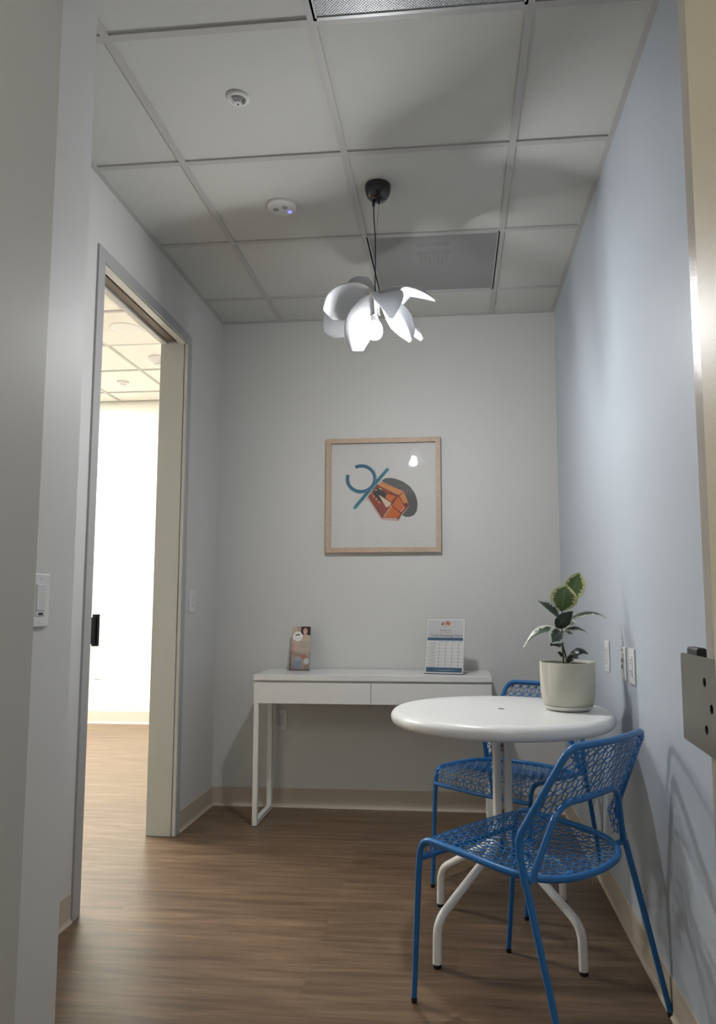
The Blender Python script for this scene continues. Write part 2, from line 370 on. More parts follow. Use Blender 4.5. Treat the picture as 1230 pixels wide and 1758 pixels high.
def ceiling(name, xs, ys, x0, x1, y0, y1, z, mt, mg, gname, skip=()):
    """lay-in tiles recessed between T bars"""
    X = [x0]+[x for x in xs if x0 < x < x1]+[x1]; Y = [y0]+[y for y in ys if y0 < y < y1]+[y1]
    t = MB(); g = MB(); rec = 0.007; hw = 0.012
    for i in range(len(X)-1):
        for j in range(len(Y)-1):
            if (i, j) in skip: continue
            t.box(X[i], X[i+1], Y[j], Y[j+1], z+rec, z+0.03)
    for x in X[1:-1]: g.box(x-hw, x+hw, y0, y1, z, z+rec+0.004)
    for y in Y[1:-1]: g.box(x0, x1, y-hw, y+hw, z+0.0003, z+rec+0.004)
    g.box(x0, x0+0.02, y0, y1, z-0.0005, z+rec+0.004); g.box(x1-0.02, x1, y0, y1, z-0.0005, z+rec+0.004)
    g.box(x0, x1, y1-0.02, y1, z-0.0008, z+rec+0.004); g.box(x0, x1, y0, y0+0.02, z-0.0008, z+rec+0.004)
    struct(name, t, mt); struct(gname, g, mg)
gx = [-0.995, -0.3855, 0.2241]; gy = [1.269, 1.879, 2.489, 3.098, 3.708]
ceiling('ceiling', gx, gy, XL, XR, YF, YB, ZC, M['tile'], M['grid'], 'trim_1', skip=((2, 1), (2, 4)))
fx = [-5.645, -5.035, -4.425, -3.815, -3.205, -2.605, -1.995]
fy = [1.46, 2.07, 2.68, 3.29, 3.90, 4.51, 5.12, 5.715, 6.32]
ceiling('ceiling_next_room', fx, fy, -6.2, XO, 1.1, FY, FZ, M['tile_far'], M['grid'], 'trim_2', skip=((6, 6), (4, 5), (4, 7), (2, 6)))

# cove base
def base(name, p0, p1, nrm, m, h=0.102):
    p0 = Vector((*p0, 0)); p1 = Vector((*p1, 0)); n = Vector((*nrm, 0))
    prof = [(0, 0), (0.012, 0), (0.0105, 0.004), (0.006, 0.009), (0.0035, 0.018), (0.0032, h-0.003), (0, h)]
    b = MB(); pts = [p0+n*a+Vector((0, 0, z)) for a, z in prof]; b.prism(pts, p1-p0); return struct(name, b, m)
base('baseboard_back', (XL, YB), (XR, YB), (0, -1), M['base'])
base('baseboard_right', (XR, YF), (XR, YB), (-1, 0), M['base'])
base('baseboard_left', (XL, DY1+0.05), (XL, YB), (1, 0), M['base'])
base('baseboard_left_near', (XL, YS), (XL, DY0-0.055), (1, 0), M['base'])
base('baseboard_stub', (XS, YF), (XS, YS), (1, 0), M['base'])
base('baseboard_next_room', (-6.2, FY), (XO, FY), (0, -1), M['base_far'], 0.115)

# ---- pocket door in the left wall
d1 = empty('door_1', ((XL+XO)/2, (DY0+DY1)/2, 0), kind='structure')
def rel(b, root):        # shift world-space verts into the frame of an unrotated empty
    l = root.location; b.v = [(x-l.x, y-l.y, z-l.z) for x, y, z in b.v]; return b
b = MB()                 # casing round the room side
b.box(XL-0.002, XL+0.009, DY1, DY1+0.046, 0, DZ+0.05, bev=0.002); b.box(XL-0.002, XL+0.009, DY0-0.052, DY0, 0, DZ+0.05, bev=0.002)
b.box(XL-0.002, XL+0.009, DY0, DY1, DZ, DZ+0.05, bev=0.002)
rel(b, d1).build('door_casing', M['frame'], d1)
b = MB()                 # far jamb lining with a stop groove, near split jamb, far-side casing
b.box(XO-0.004, XL-0.014, DY1-0.006, DY1+0.02, 0, DZ, bev=0.002); b.box(XL-0.010, XL+0.006, DY1-0.003, DY1+0.01, 0, DZ, bev=0.002)
rel(b, d1).build('strike_jamb', M['jamb'], d1)
b = MB(); b.box(XL-0.045, XL, DY0-0.02, DY0+0.002, 0, DZ, bev=0.002); b.box(XO, XO+0.03, DY0-0.02, DY0-0.001, 0, DZ, bev=0.002)
rel(b, d1).build('split_jamb', M['frame'], d1)
b = MB(); b.box(XL-0.038, XL-0.004, DY0, DY1-0.006, DZ-0.004, DZ+0.05, bev=0.001); b.box(XO, XO+0.030, DY0, DY1-0.006, DZ-0.004, DZ+0.05, bev=0.001)
rel(b, d1).build('head_jamb', M['white_side'], d1)
b = MB(); b.box(XO+0.030, XL-0.038, DY0, DY1-0.006, DZ+0.045, DZ+0.05, 1); b.box(XO+0.030, -1.406, DY0, DY1-0.01, DZ+0.006, DZ+0.045)
rel(b, d1).build('sliding_track', [M['track'], M['dark']], d1)
b = MB(); b.box(-1.436, -1.398, YS+0.1, 2.665, 0.008, DZ+0.004, bev=0.002)
sl = rel(b, d1).build('door_slab', M['white_side'], d1)
b = MB(); b.box(-1.424, -1.410, 2.660, 2.772, 0.948, 1.052, bev=0.001); b.box(-1.428, -1.404, 2.772, 2.790, 0.938, 1.064, bev=0.002)
rel(b, d1).build('door_handle', M['black'], sl)

# ---- entrance frame
d2 = empty('door_2', ((EX0+EX1)/2, 0.94, 0), kind='structure')
b = MB(); b.box(EX1, EX1+0.02, 0.80, EY1, 0, EZ+0.02); rel(b, d2).build('latch_jamb', M['frame_greige'], d2)
b = MB(); b.box(EX1-0.016, EX1, 0.78, 0.941, 0, EZ, bev=0.002); rel(b, d2).build('door_stop', M['frame_beige'], d2)
b = MB(); b.box(EX0-0.02, EX0, 0.86, EY1, 0, EZ+0.02); rel(b, d2).build('hinge_jamb', M['frame_left'], d2)
b = MB(); b.box(EX0-0.06, EX0+0.0, 0.83, 0.86, 0, EZ+0.02, bev=0.002); rel(b, d2).build('hinge_casing', M['wall'], d2)
b = MB(); b.box(EX0, EX1, 0.86, EY1, EZ, EZ+0.02); rel(b, d2).build('head_jamb', M['frame_left'], d2)
# strike plate with a long lip, three screw holes
z0, z1 = 0.910, 1.034
bm = bmesh.new()
outl = [(0.93, z0), (0.985, z0-0.004), (1.118, z0+0.001), (1.122, z0+0.003), (1.122, z1-0.003), (1.118, z1), (0.93, z1)]
holes = [(1.022, 1.001), (0.999, 0.969), (1.022, 0.939)]
def ring(c, r, n=20): return [(c[0]+r*math.cos(2*PI*k/n), c[1]+r*math.sin(2*PI*k/n)) for k in range(n)]
edges = []
for loop in [outl]+[ring(c, 0.0062) for c in holes]:
    vs = [bm.verts.new((0, y, z)) for y, z in loop]
    edges += [bm.edges.new((vs[i], vs[(i+1) % len(vs)])) for i in range(len(vs))]
bmesh.ops.triangle_fill(bm, use_beauty=True, edges=edges, normal=(1, 0, 0))
r_ = bmesh.ops.extrude_face_region(bm, geom=bm.faces[:]); 
for e in r_['geom']:
    if isinstance(e, bmesh.types.BMVert): e.co.x += 0.0022
bmesh.ops.recalc_face_normals(bm, faces=bm.faces[:])
me = bpy.data.meshes.new('strike_plate'); bm.to_mesh(me); bm.free(); me.materials.append(M['steel'])
sp = link(bpy.data.objects.new('strike_plate', me), d2); sp.location = Vector((EX1-0.003, 0, 0))-Vector(d2.location)
b = MB(); b.box(EX1, EX1+0.0145, 1.056, 1.104, z0+0.012, z1+0.010, bev=0.004); b.v = [(x-EX1+0.003, y, z) for x, y, z in b.v]
b.build('dust_box', M['black'], sp, smooth=True)
b = MB()
for c in holes: b.lathe([(0.0001, 0), (0.0060, 0)], 16, (0.0024, c[0], c[1]), axis='x')
b.build('screw_hole', M['black'], sp)

# ------------------------------------------------------------------ WALL PLATES
def plate_local(kind, w=0.0698, h=0.114):
    """returns list of (name, MB, material) in local space, facing -y, centre at origin"""
    parts = []
    b = MB(); b.box(-w/2, w/2, -0.006, 0, -h/2, h/2, bev=0.0025); parts.append(('cover_plate', b, M['plate']))
    if kind in ('outlet', 'outlet_dark'):
        r = MB(); r.box(-0.0165, 0.0165, -0.0085, -0.004, -0.0335, 0.0335, bev=0.001); parts.append(('receptacle', r, M['plate_in']))
        s = MB()
        for zc in (-0.0185, 0.0185):
            s.box(-0.0075, -0.0055, -0.0089, -0.008, zc-0.002, zc+0.006); s.box(0.0055, 0.0075, -0.0089, -0.008, zc-0.001, zc+0.005)
            s.lathe([(0.0001, 0.0089), (0.0024, 0.0089), (0.0024, 0.008)], 12, (0, 0, zc-0.009), axis='y')
        parts.append(('socket_slots', s, M['black']))
    elif kind == 'dimmer':
        r = MB(); r.box(-0.0165, 0.0165, -0.0085, -0.004, -0.022, 0.0335, bev=0.001); parts.append(('rocker', r, M['plate_in']))
        r = MB(); r.box(-0.0165, 0.0165, -0.0075, -0.004, -0.0335, -0.0235, bev=0.001); parts.append(('slider', r, M['plate_in']))
        r = MB(); r.box(-0.009, 0.009, -0.0079, -0.0070, -0.0315, -0.0265); parts.append(('slider_gap', r, M['black']))
    elif kind == 'sensor':
        r = MB(); r.box(-0.0165, 0.0165, -0.0085, -0.004, -0.0335, 0.0335, bev=0.001); parts.append(('switch_face', r, M['plate_in']))
        r = MB(); r.lathe([(0.0001, 0.0095), (0.003, 0.0090), (0.003, 0.008)], 12, (0, 0, -0.024), axis='y'); parts.append(('sensor_eye', r, M['black']))
    elif kind == 'data':
        r = MB(); r.box(-0.0165, 0.0165, -0.0085, -0.004, -0.0335, 0.0335, bev=0.001); parts.append(('insert', r, M['plate_in']))
        for zc in (-0.011, 0.010):
            r = MB(); r.box(-0.008, 0.008, -0.0092, -0.008, zc-0.007, zc+0.007); parts.append(('data_port', r, M['black']))
        r = MB(); r.lathe([(0.0001, 0.0088), (0.003, 0.0088), (0.003, 0.005)], 12, (0, 0, 0.045), axis='y'); parts.append(('plate_screw', r, M['steel']))
    if kind in ('dimmer', 'outlet', 'sensor'):
        for zc in (-0.046, 0.046):
            r = MB(); r.lathe([(0.0001, 0.0066), (0.0022, 0.0066), (0.0022, 0.0055)], 12, (0, 0, zc), axis='y'); parts.append(('plate_screw', r, M['plate_in']))
    return parts
def wall_plate(name, kind, loc, rz, label, cat, group=None, w=0.0698):
    r = empty(name, loc, rz, label, cat, group)
    for n, b, m in plate_local(kind, w): b.build(n, m, r)
    return r
wall_plate('light_switch', 'dimmer', (XS, 1.487, 1.113), PI/2, 'white dimmer switch plate with a black slider gap on the near left wall', 'light switch')
wall_plate('light_switch', 'sensor', (XL, 3.645, 1.118), PI/2, 'small white switch with a black dot between the pocket door frame and the back corner', 'light switch')
wall_plate('power_outlet', 'outlet', (-0.965, YB, 0.467), 0, 'white power outlet low on the back wall under the desk', 'outlet')
wall_plate('power_outlet', 'outlet', (XR, 2.852, 0.908), -PI/2, 'white power outlet on the blue wall, nearest the back corner of the room', 'outlet')
wall_plate('data_outlet', 'data', (XR, 2.585, 0.902), -PI/2, 'white data plate with two black ports between two outlets on the blue wall', 'outlet')
wall_plate('power_outlet', 'outlet', (XR, 2.463, 0.902), -PI/2, 'white power outlet on the blue wall, nearest the viewer of the three plates', 'outlet')
wall_plate('power_outlet', 'outlet', (-3.335, FY, 0.459), 0, 'white power outlet low on the cream wall of the bright next room', 'outlet')

# ------------------------------------------------------------------ CEILING FITTINGS
def grille(cx, cy, name, label, pm, duct):
    r = empty(name, (cx, cy, ZC), 0, label, 'air vent')
    b = MB(); b.box(-0.292, 0.292, -0.292, 0.292, 0.003, 0.0036); b.build('perforated_panel', pm, r)
    b = MB()
    for s in (-1, 1):
        b.box(s*0.300, s*0.288, -0.300, 0.300, 0.0, 0.016, bev=0.001); b.box(-0.300, 0.300, s*0.300, s*0.288, 0.0, 0.016, bev=0.001)
    b.build('rim', M['grillepaint'], r)
    b = MB(); b.box(-0.298, 0.298, -0.298, 0.298, 0.16, 0.165)
    for s in (-1, 1): b.box(s*0.298, s*0.295, -0.298, 0.298, 0.016, 0.165); b.box(-0.298, 0.298, s*0.298, s*0.295, 0.016, 0.165)
    b.build('plenum_box', M['duct'], r)
    if duct:
        b = MB(); 
        for yy, w in ((-0.215, 0.080), (-0.135, 0.080)): b.box(-w, w, yy, yy+0.026, 0.0042, 0.006)
        for k in range(7): b.box(-0.065+k*0.020, -0.057+k*0.020, -0.135, -0.045+0.02*(k % 3), 0.0042, 0.006)
        for k in range(12): b.box(-0.075+k*0.0135, -0.070+k*0.0135, -0.20, -0.18, 0.0042, 0.006)
        b.build('deflector', M['black'], r)
        b = MB(); b.box(-0.290, 0.290, -0.290, 0.290, 0.0062, 0.0066); b.build('filter_sheet', M['scrim'], r)  # unseen sheet added so the vent holes look lighter around the deflector
    return r
grille(-0.081, 1.574, 'ceiling_vent', 'coarsely perforated grey ceiling vent cut off by the top of the photo', M['perf'], False)
grille(-0.081, 3.403, 'ceiling_vent', 'finely perforated grey ceiling vent behind the flower pendant, near the back wall', M['perf_fine'], True)

r = empty('sprinkler', (-0.687, 2.165, ZC+0.007), 0, 'white fire sprinkler head in a round escutcheon on the small room ceiling', 'sprinkler')
b = MB(); b.lathe([(0.022, 0), (0.036, 0), (0.0375, -0.003), (0.034, -0.008), (0.026, -0.010), (0.0235, -0.006), (0.022, 0)], 40, caps=False); b.build('escutcheon', M['det'], r, smooth=True)
b = MB(); b.lathe([(0.0001, -0.001), (0.0225, -0.001)], 30, caps=False); b.build('recess', M['duct'], r)
b = MB(); b.tube([(-0.011, 0, 0), (-0.010, 0, -0.014), (-0.002, 0, -0.022)], 0.0022, 8); b.tube([(0.011, 0, 0), (0.010, 0, -0.014), (0.002, 0, -0.022)], 0.0022, 8); b.tube([(0, 0, 0), (0, 0, -0.022)], 0.0028, 8)
b.build('frame_arms', M['chrome'], r, smooth=True)
b = MB(); b.lathe([(0.0001, -0.0245), (0.013, -0.0245), (0.0135, -0.0225), (0.0001, -0.0215)], 24); b.lathe([(0.0001, -0.0255), (0.0032, -0.0255), (0.0032, -0.024)], 12, mi=1); b.build('deflector', [M['det'], M['black']], r)

r = empty('smoke_detector', (-0.698, 2.818, ZC+0.007), 0, 'white round ceiling detector glowing with a small blue light', 'detector')
b = MB(); b.lathe([(0.062, 0), (0.062, -0.006), (0.060, -0.010), (0.050, -0.013), (0.0001, -0.014)], 48); b.build('housing', M['det'], r, smooth=True)
b = MB(); b.lathe([(0.0001, -0.017), (0.0075, -0.0165), (0.009, -0.013)], 20, (0.028, 0.026, 0)); b.build('indicator_light', M['blue_led'], r, smooth=True)
b = MB(); b.lathe([(0.0001, -0.0155), (0.011, -0.0155), (0.012, -0.013)], 20, (-0.026, 0.004, 0)); b.lathe([(0.0001, -0.0155), (0.011, -0.0155), (0.012, -0.013)], 20, (0.014, -0.008, 0)); b.build('sensor_cap', M['duct'], r, smooth=True)

def far_det(name, x, y, rad, h, label, cat):
    r = empty(name, (x, y, FZ+0.007), 0, label, cat)
    b = MB(); b.lathe([(rad, 0), (rad, -0.012), (rad*0.93, -0.018), (rad*0.60, -h*0.7), (rad*0.50, -h), (0.0001, -h)], 40); b.build('housing', M['det_far'], r, smooth=True)
    b = MB(); b.lathe([(rad*0.45, -h+0.001), (rad*0.45, -h-0.006), (0.0001, -h-0.007)], 24); b.build('sensor_cap', M['det'], r, smooth=True)
far_det('smoke_detector', -2.33, 5.45, 0.085, 0.055, 'large white round detector on the next room ceiling, half hidden by the door jamb', 'detector')
far_det('sprinkler', -2.90, 6.02, 0.052, 0.028, 'small white round sprinkler on the next room ceiling near its back wall', 'sprinkler')
r = empty('ceiling_speaker', (-2.305, 4.81, FZ), 0, 'square white ceiling panel with a round grey speaker grille in the next room', 'speaker')
b = MB(); b.box(-0.290, 0.286, -0.290, 0.298, 0.001, 0.012, bev=0.001); b.build('panel', M['tile_far'], r)
b = MB(); b.lathe([(0.0001, -0.004), (0.115, -0.003), (0.12, 0.001)], 48); b.build('speaker_grille', M['det'], r, smooth=True)
# glowing ceiling panels; the next-room ones are unseen fill added for its brightness
def glow_panel(x, y, z, m, label, sx=0.295, sy=0.295, name='ceiling_light'):
    r = empty(name, (x, y, z), 0, label, 'ceiling light')
    b = MB(); b.box(-sx, sx, -sy, sy, 0.004, 0.008); b.build('diffuser', m, r)
    b = MB()
    for s in (-1, 1): b.box(s*(sx+0.008), s*(sx-0.012), -sy-0.008, sy+0.008, 0, 0.03); b.box(-sx-0.008, sx+0.008, s*(sy+0.008), s*(sy-0.012), 0, 0.03)
    b.build('frame', M['white_side'], r)
glow_panel(-3.51, 4.205, FZ, M['panel_light'], 'square lit ceiling panel of the next room, out of the doorway view')
glow_panel(-3.51, 5.417, FZ, M['panel_light'], 'square lit ceiling panel of the next room near its far wall')
glow_panel(-4.73, 4.815, FZ, M['panel_light'], 'square lit ceiling panel of the next room farthest from the pocket door')
glow_panel(0.25, -0.35, ZC-0.032, M['panel_light_hall'], 'long lit ceiling panel in the hallway behind the viewer', 0.295, 0.60)

# ------------------------------------------------------------------ PENDANT
PX, PY = -0.298, 2.714
pend = empty('pendant_lamp', (PX, PY, ZC), 0, 'white flower shaped pendant lamp with a lit bulb hanging on a black cord', 'pendant lamp')
b = MB(); b.lathe([(0.052, 0.006), (0.0525, -0.004), (0.050, -0.020), (0.043, -0.038), (0.030, -0.052), (0.012, -0.059), (0.0001, -0.060)], 40, (0.012, 0, 0)); b.build('ceiling_canopy', M['black_gloss'], pend, smooth=True)
b = MB(); b.lathe([(0.006, -0.055), (0.006, -0.075), (0.0001, -0.075)], 12, (-0.005, 0, 0)); b.lathe([(0.005, -0.055), (0.005, -0.068), (0.0001, -0.068)], 12, (0.016, 0, 0)); b.build('cord_grip', M['black'], pend)
cord = [(-0.005, 0, -0.07), (-0.004, 0, -0.12), (0.002, 0.0, -0.20), (0.003, 0, -0.30), (0.001, 0, -0.38), (0.002, 0, -0.44)]
b = MB(); b.tube(fillet(cord, 0.04, 4), 0.0022, 8); b.build('cord', M['black'], pend, smooth=True)
b = MB(); b.tube([(0.016, 0, -0.066), (0.011, 0, -0.14), (0.004, 0, -0.21)], 0.0006, 6); b.build('suspension_wire', M['steel'], pend)
b = MB(); b.lathe([(0.0001, -0.432), (0.010, -0.432), (0.024, -0.438), (0.0265, -0.443), (0.0265, -0.449), (0.0225, -0.453), (0.0185, -0.515), (0.0185, -0.519), (0.0215, -0.521), (0.0215, -0.528), (0.019, -0.530), (0.0001, -0.530)], 40)
b.build('lamp_socket', M['chrome'], pend, smooth=True)
b = MB(); b.lathe([(0.014, -0.530), (0.016, -0.545), (0.021, -0.553), (0.0001, -0.5535)], 32); b.build('bulb_collar', M['bulb_base'], pend, smooth=True)
b = MB(); b.lathe([(0.0001, -0.552), (0.021, -0.5535), (0.0265, -0.564), (0.0300, -0.578), (0.0305, -0.588)], 24, mi=1, caps=False)
b.lathe([(0.0305, -0.588), (0.0285, -0.600), (0.0225, -0.611), (0.014, -0.6175), (0.0001, -0.620)], 24, caps=False); b.build('light_bulb', [M['bulb'], M['bulb_upper']], pend, smooth=True)

def sheet(name, rows, m, parent, thick=0.0012, uv=False, sub=2):
    """rows: list of lists of points (a grid) -> thin solid curved sheet"""
    nr = len(rows); nc = len(rows[0]); me = bpy.data.meshes.new(name)
    vs = [tuple(p) for r in rows for p in r]
    fs = [(i*nc+j, i*nc+j+1, (i+1)*nc+j+1, (i+1)*nc+j) for i in range(nr-1) for j in range(nc-1)]
    me.from_pydata(vs, [], fs); me.materials.append(m)
    ul = me.uv_layers.new(name='UVMap')
    for p in me.polygons:
        p.use_smooth = True
        for li in p.loop_indices:
            vi = me.loops[li].vertex_index; ul.data[li].uv = ((vi % nc)/(nc-1), (vi//nc)/(nr-1))
    o = link(bpy.data.objects.new(name, me), parent)
    sd = o.modifiers.new('sub', 'SUBSURF'); sd.levels = sub; sd.render_levels = sub
    so = o.modifiers.new('thick', 'SOLIDIFY'); so.thickness = thick; so.offset = 0
    return o
def bez(P, t):
    P = [Vector(p) for p in P]
    while len(P) > 1: P = [P[i]*(1-t)+P[i+1]*t for i in range(len(P)-1)]
    return P[0]
def blade(name, ctrl, side, prof, m, parent, cup=0.0, wave=0.0, wf=2.0, n=12, c=7, thick=0.0012, ph=0.0, nf=None):
    """petal/leaf: centreline bezier ctrl, side vector at base..tip, half-width profile, cup along the normal"""
    rows = []
    s0, s1 = (Vector(side[0]), Vector(side[1])) if isinstance(side[0], (list, tuple)) else (Vector(side), Vector(side))
    for i in range(n+1):
        t = i/n; p = bez(ctrl, t); tg = (bez(ctrl, min(1, t+0.02))-bez(ctrl, max(0, t-0.02))).normalized()
        s = (s0*(1-t)+s1*t); s = (s-tg*s.dot(tg)).normalized(); nn = s.cross(tg)
        k = t*(len(prof)-1); a = int(min(k, len(prof)-2)); w = prof[a]*(1-(k-a))+prof[a+1]*(k-a)
        row = []
        for j in range(c):
            u = 2*j/(c-1)-1
            off = cup*w*(u*u) + wave*math.sin(wf*PI*t*2+ph)*abs(u)*u
            row.append(p+s*(w*u)+nn*off)
        rows.append(row)
    return sheet(name, rows, m, parent, thick)
HUB = Vector((0.004, 0, -0.437))
# local frame: x right, y away from the viewer, z up.
def PT(X, Y, dy=0.0):      # front-view sketch coordinates of the flower -> local metres, dy = depth
    return Vector(((X-634)*0.000591-0.110*dy, dy, -0.602-(Y-1134)*0.000591+0.381*dy))
petals = [
 ([(-1, 0), (530, 790, 0.10), (425, 815, 0.07)],    ((0.4, -0.1, 0.9), (0.5, -0.3, 0.8)),  [0.012, 0.036, 0.050, 0.052, 0.048, 0.034, 0.010], 0.25, 0.004),
 ([(-1, 0), (470, 870, 0.07), (310, 985, 0.04)],    ((-0.5, 0.0, 0.85), (-0.6, 0.0, 0.8)), [0.014, 0.045, 0.064, 0.074, 0.076, 0.060, 0.026], 0.25, 0.006),
 ([(-1, 0), (430, 980, 0.13), (320, 1130, 0.11)],   ((-0.5, 0.0, 0.85), (-0.7, 0.0, 0.7)), [0.012, 0.040, 0.064, 0.080, 0.082, 0.064, 0.028], 0.25, 0.007),
 ([(-1, 0), (500, 1000, 0.03), (515, 1242, 0.01)],  ((0.9, 0.1, 0.3), (0.98, 0.0, -0.1)),  [0.010, 0.030, 0.048, 0.058, 0.058, 0.048, 0.024], 0.25, 0.004),
 ([(-1, 0), (755, 850, -0.06), (738, 1032, -0.10)], ((0.8, 0.4, 0.2), (1, 0.0, 0.1)),      [0.010, 0.052, 0.066, 0.062, 0.048, 0.030, 0.008], -0.25, 0.003),
 ([(-1, 0), (860, 870, 0.04), (1038, 922, 0.02)],   ((0.1, 1, 0.10), (0.1, 1, 0.5)),      [0.010, 0.030, 0.050, 0.062, 0.060, 0.040, 0.006], -0.55, 0.004),
 ([(-1, 0), (800, 960, 0.02), (872, 1190, 0.00)],   ((0.75, 0.15, 0.65), (0.95, -0.1, 0.1)), [0.008, 0.020, 0.036, 0.046, 0.048, 0.034, 0.006], 0.30, 0.004),
 ([(-1, 0), (830, 980, 0.12), (962, 1182, 0.15)],   ((0.7, 0.5, 0.5), (0.8, 0.4, 0.4)),   [0.008, 0.022, 0.034, 0.038, 0.034, 0.022, 0.005], 0.30, 0.004),
 ([(-1, 0), (860, 930, 0.10), (968, 822, 0.09)],     ((0.7, 0.2, 0.7), (1, 0.0, 0.2)),      [0.006, 0.012, 0.020, 0.034, 0.040, 0.030, 0.012], 0.20, 0.004),
 ([(-1, 0), (620, 900, 0.10), (600, 950, 0.22)],    ((1, 0.1, 0.0), (1, 0, 0.1)),         [0.012, 0.045, 0.070, 0.080, 0.074, 0.050, 0.012], 0.30, 0.004),  # hidden rear petal, added to shade the ceiling
]
for i, (ct, sd, pr, cup, wv) in enumerate(petals):
    C_ = [HUB if p[0] == -1 else PT(*p) for p in ct]
    blade('petal', C_, sd, pr, M['petal'], pend, cup, wv, 1.3, ph=i*1.3)

# ------------------------------------------------------------------ FRAMED PRINT
AW, AC = 0.646, (-0.394, 1.711)
art = empty('framed_print', (AC[0], YB, AC[1]-AW/2), 0, 'square framed print of an orange gem ring on teal band above the desk', 'picture')
fw = 0.027
b = MB(); h = AW/2
def mitre(b, pts, y0, y1): b.prism([(x, y0, z) for x, z in pts], (0, y1-y0, 0))
o_, i_ = h, h-fw
for s in range(4):
    a = s*PI/2; R2 = lambda x, z: (x*math.cos(a)-z*math.sin(a), x*math.sin(a)+z*math.cos(a)+h)
    mitre(b, [R2(-o_, -o_), R2(o_, -o_), R2(i_, -i_), R2(-i_, -i_)], -0.034, 0)
b.build('frame', M['maple'], art)
b = MB(); b.box(-i_-0.004, i_+0.004, -0.012, -0.006, h-i_-0.004, h+i_+0.004); pr_ = None
mats = ['art_paper', 'art_shadow', 'art_pink', 'art_red', 'art_orange', 'art_orange2', 'art_maroon', 'art_dark', 'art_cream', 'art_teal', 'art_teal2', 'ink_grey']
lay = [0]
def A(X, Y):            # crop coordinates of the print -> local x,z
    px = 600+X/9.46; py = 800+Y/9.46
    return ((px-562)/196.3*AW-AW/2, (949.5-py)/196.3*AW)
def shape(pts, mi, smooth=False):
    lay[0] += 1; y = -0.0121-lay[0]*0.00003
    P = [A(*p) for p in pts]
    b.poly([(x, y, z) for x, z in P], mats.index(mi))
def ell(cx, cy, rx, ry, rot, mi, n=36):
    c, s = math.cos(rot), math.sin(rot)
    shape([(cx+rx*math.cos(2*PI*k/n)*c-ry*math.sin(2*PI*k/n)*s, cy+rx*math.cos(2*PI*k/n)*s+ry*math.sin(2*PI*k/n)*c) for k in range(n)], mi)
def stroke(pts, w, mi):
    V = [Vector((*p, 0)) for p in pts]; n = len(V)
    for i in range(n-1):
        d = (V[i+1]-V[i]).normalized(); q = Vector((-d.y, d.x, 0)); w0 = w[i] if isinstance(w, list) else w; w1 = w[i+1] if isinstance(w, list) else w
        a0 = V[i]+q*w0/2-d*w0*0.12; a1 = V[i]-q*w0/2-d*w0*0.12; c0 = V[i+1]-q*w1/2+d*w1*0.12; c1 = V[i+1]+q*w1/2+d*w1*0.12
        shape([(a0.x, a0.y), (a1.x, a1.y), (c0.x, c0.y), (c1.x, c1.y)], mi)
shape([(555, 240), (600, 212), (690, 205), (790, 228), (900, 275), (1000, 350), (1075, 450), (1115, 560), (1125, 650), (1112, 750), (1070, 815), (1000, 845), (930, 845), (850, 800), (600, 600)], 'art_shadow')
shape([(540, 225), (330, 490), (262, 585), (322, 560), (540, 890), (800, 912), (985, 670), (960, 620), (905, 435), (560, 270)], 'art_pink')
shape([(555, 275), (905, 432), (960, 600), (985, 660), (810, 905), (785, 862), (550, 855), (325, 505), (465, 315), (500, 320)], 'art_red')
shape([(545, 280), (905, 432), (815, 500), (495, 330)], 'art_orange2')
shape([(905, 435), (835, 505), (900, 630), (975, 640), (955, 560)], 'art_orange2')
shape([(815, 505), (700, 655), (865, 775), (915, 690), (890, 630)], 'art_orange')
shape([(700, 665), (575, 845), (790, 862), (855, 785)], 'art_orange')
shape([(480, 335), (800, 500), (695, 635), (560, 540), (430, 430)], 'art_red')
shape([(640, 470), (780, 510), (690, 600), (610, 530)], 'art_orange')
shape([(455, 360), (620, 450), (600, 540), (520, 615), (400, 470)], 'art_dark')
shape([(495, 480), (530, 500), (700, 620), (680, 660), (620, 690)], 'art_cream')
for k in range(4): ell(370+k*45, 450+k*50, 26, 15, 0.9, 'art_orange2', 14)
ell(455, 400, 12, 12, 0, 'art_cream', 12); ell(525, 385, 20, 12, 0.6, 'art_cream', 12); ell(610, 465, 22, 12, 0.9, 'art_maroon', 12)
stroke([(465, 318), (815, 500), (550, 850), (325, 505)], 11, 'art_maroon')
stroke([(905, 432), (815, 500), (905, 640)], 9, 'art_maroon')
stroke([(700, 660), (860, 785)], 11, 'art_maroon')
stroke([(575, 835), (705, 655)], 10, 'art_cream')
stroke([(540, 872), (800, 900), (985, 665)], 13, 'art_pink'); stroke([(810, 905), (865, 790), (985, 660)], 9, 'art_maroon')
stroke([(855, 760), (915, 690)], 14, 'art_pink'); ell(935, 640, 30, 22, -0.5, 'art_maroon', 14)
# teal band: plate line and open ring
stroke([(105, 690), (640, 65)], 62, 'art_teal2'); ell(105, 690, 24, 24, 0, 'art_teal2', 16); ell(642, 64, 26, 26, 0, 'art_teal2', 16)
stroke([(108, 680), (250, 515), (430, 300), (640, 66)], [22, 34, 40, 26], 'art_teal')
ringp = [(210+225*math.cos(a), 215+212*math.sin(a)) for a in [(-1.98+(5.42*k/40)) for k in range(41)]]
stroke(ringp, 56, 'art_teal')
stroke([(210+240*math.cos(a), 215+226*math.sin(a)) for a in [(-1.0+(3.6*k/20)) for k in range(21)]], 8, 'art_teal2')
# edition marks and signature along the bottom edge
for k in range(6): stroke([(-385+k*12, 1252), (-380+k*12, 1244)], 2.4, 'ink_grey')
for k in range(16): stroke([(1010+k*12, 1246+4*math.sin(k*2.1)), (1018+k*12, 1248+4*math.sin(k*1.3))], 3, 'ink_grey')
b.build('print', [M[n] for n in mats], art, recalc=False)
b = MB(); b.box(-i_-0.002, i_+0.002, -0.022, -0.020, h-i_-0.002, h+i_+0.002); b.build('glass', M['glass'], art)

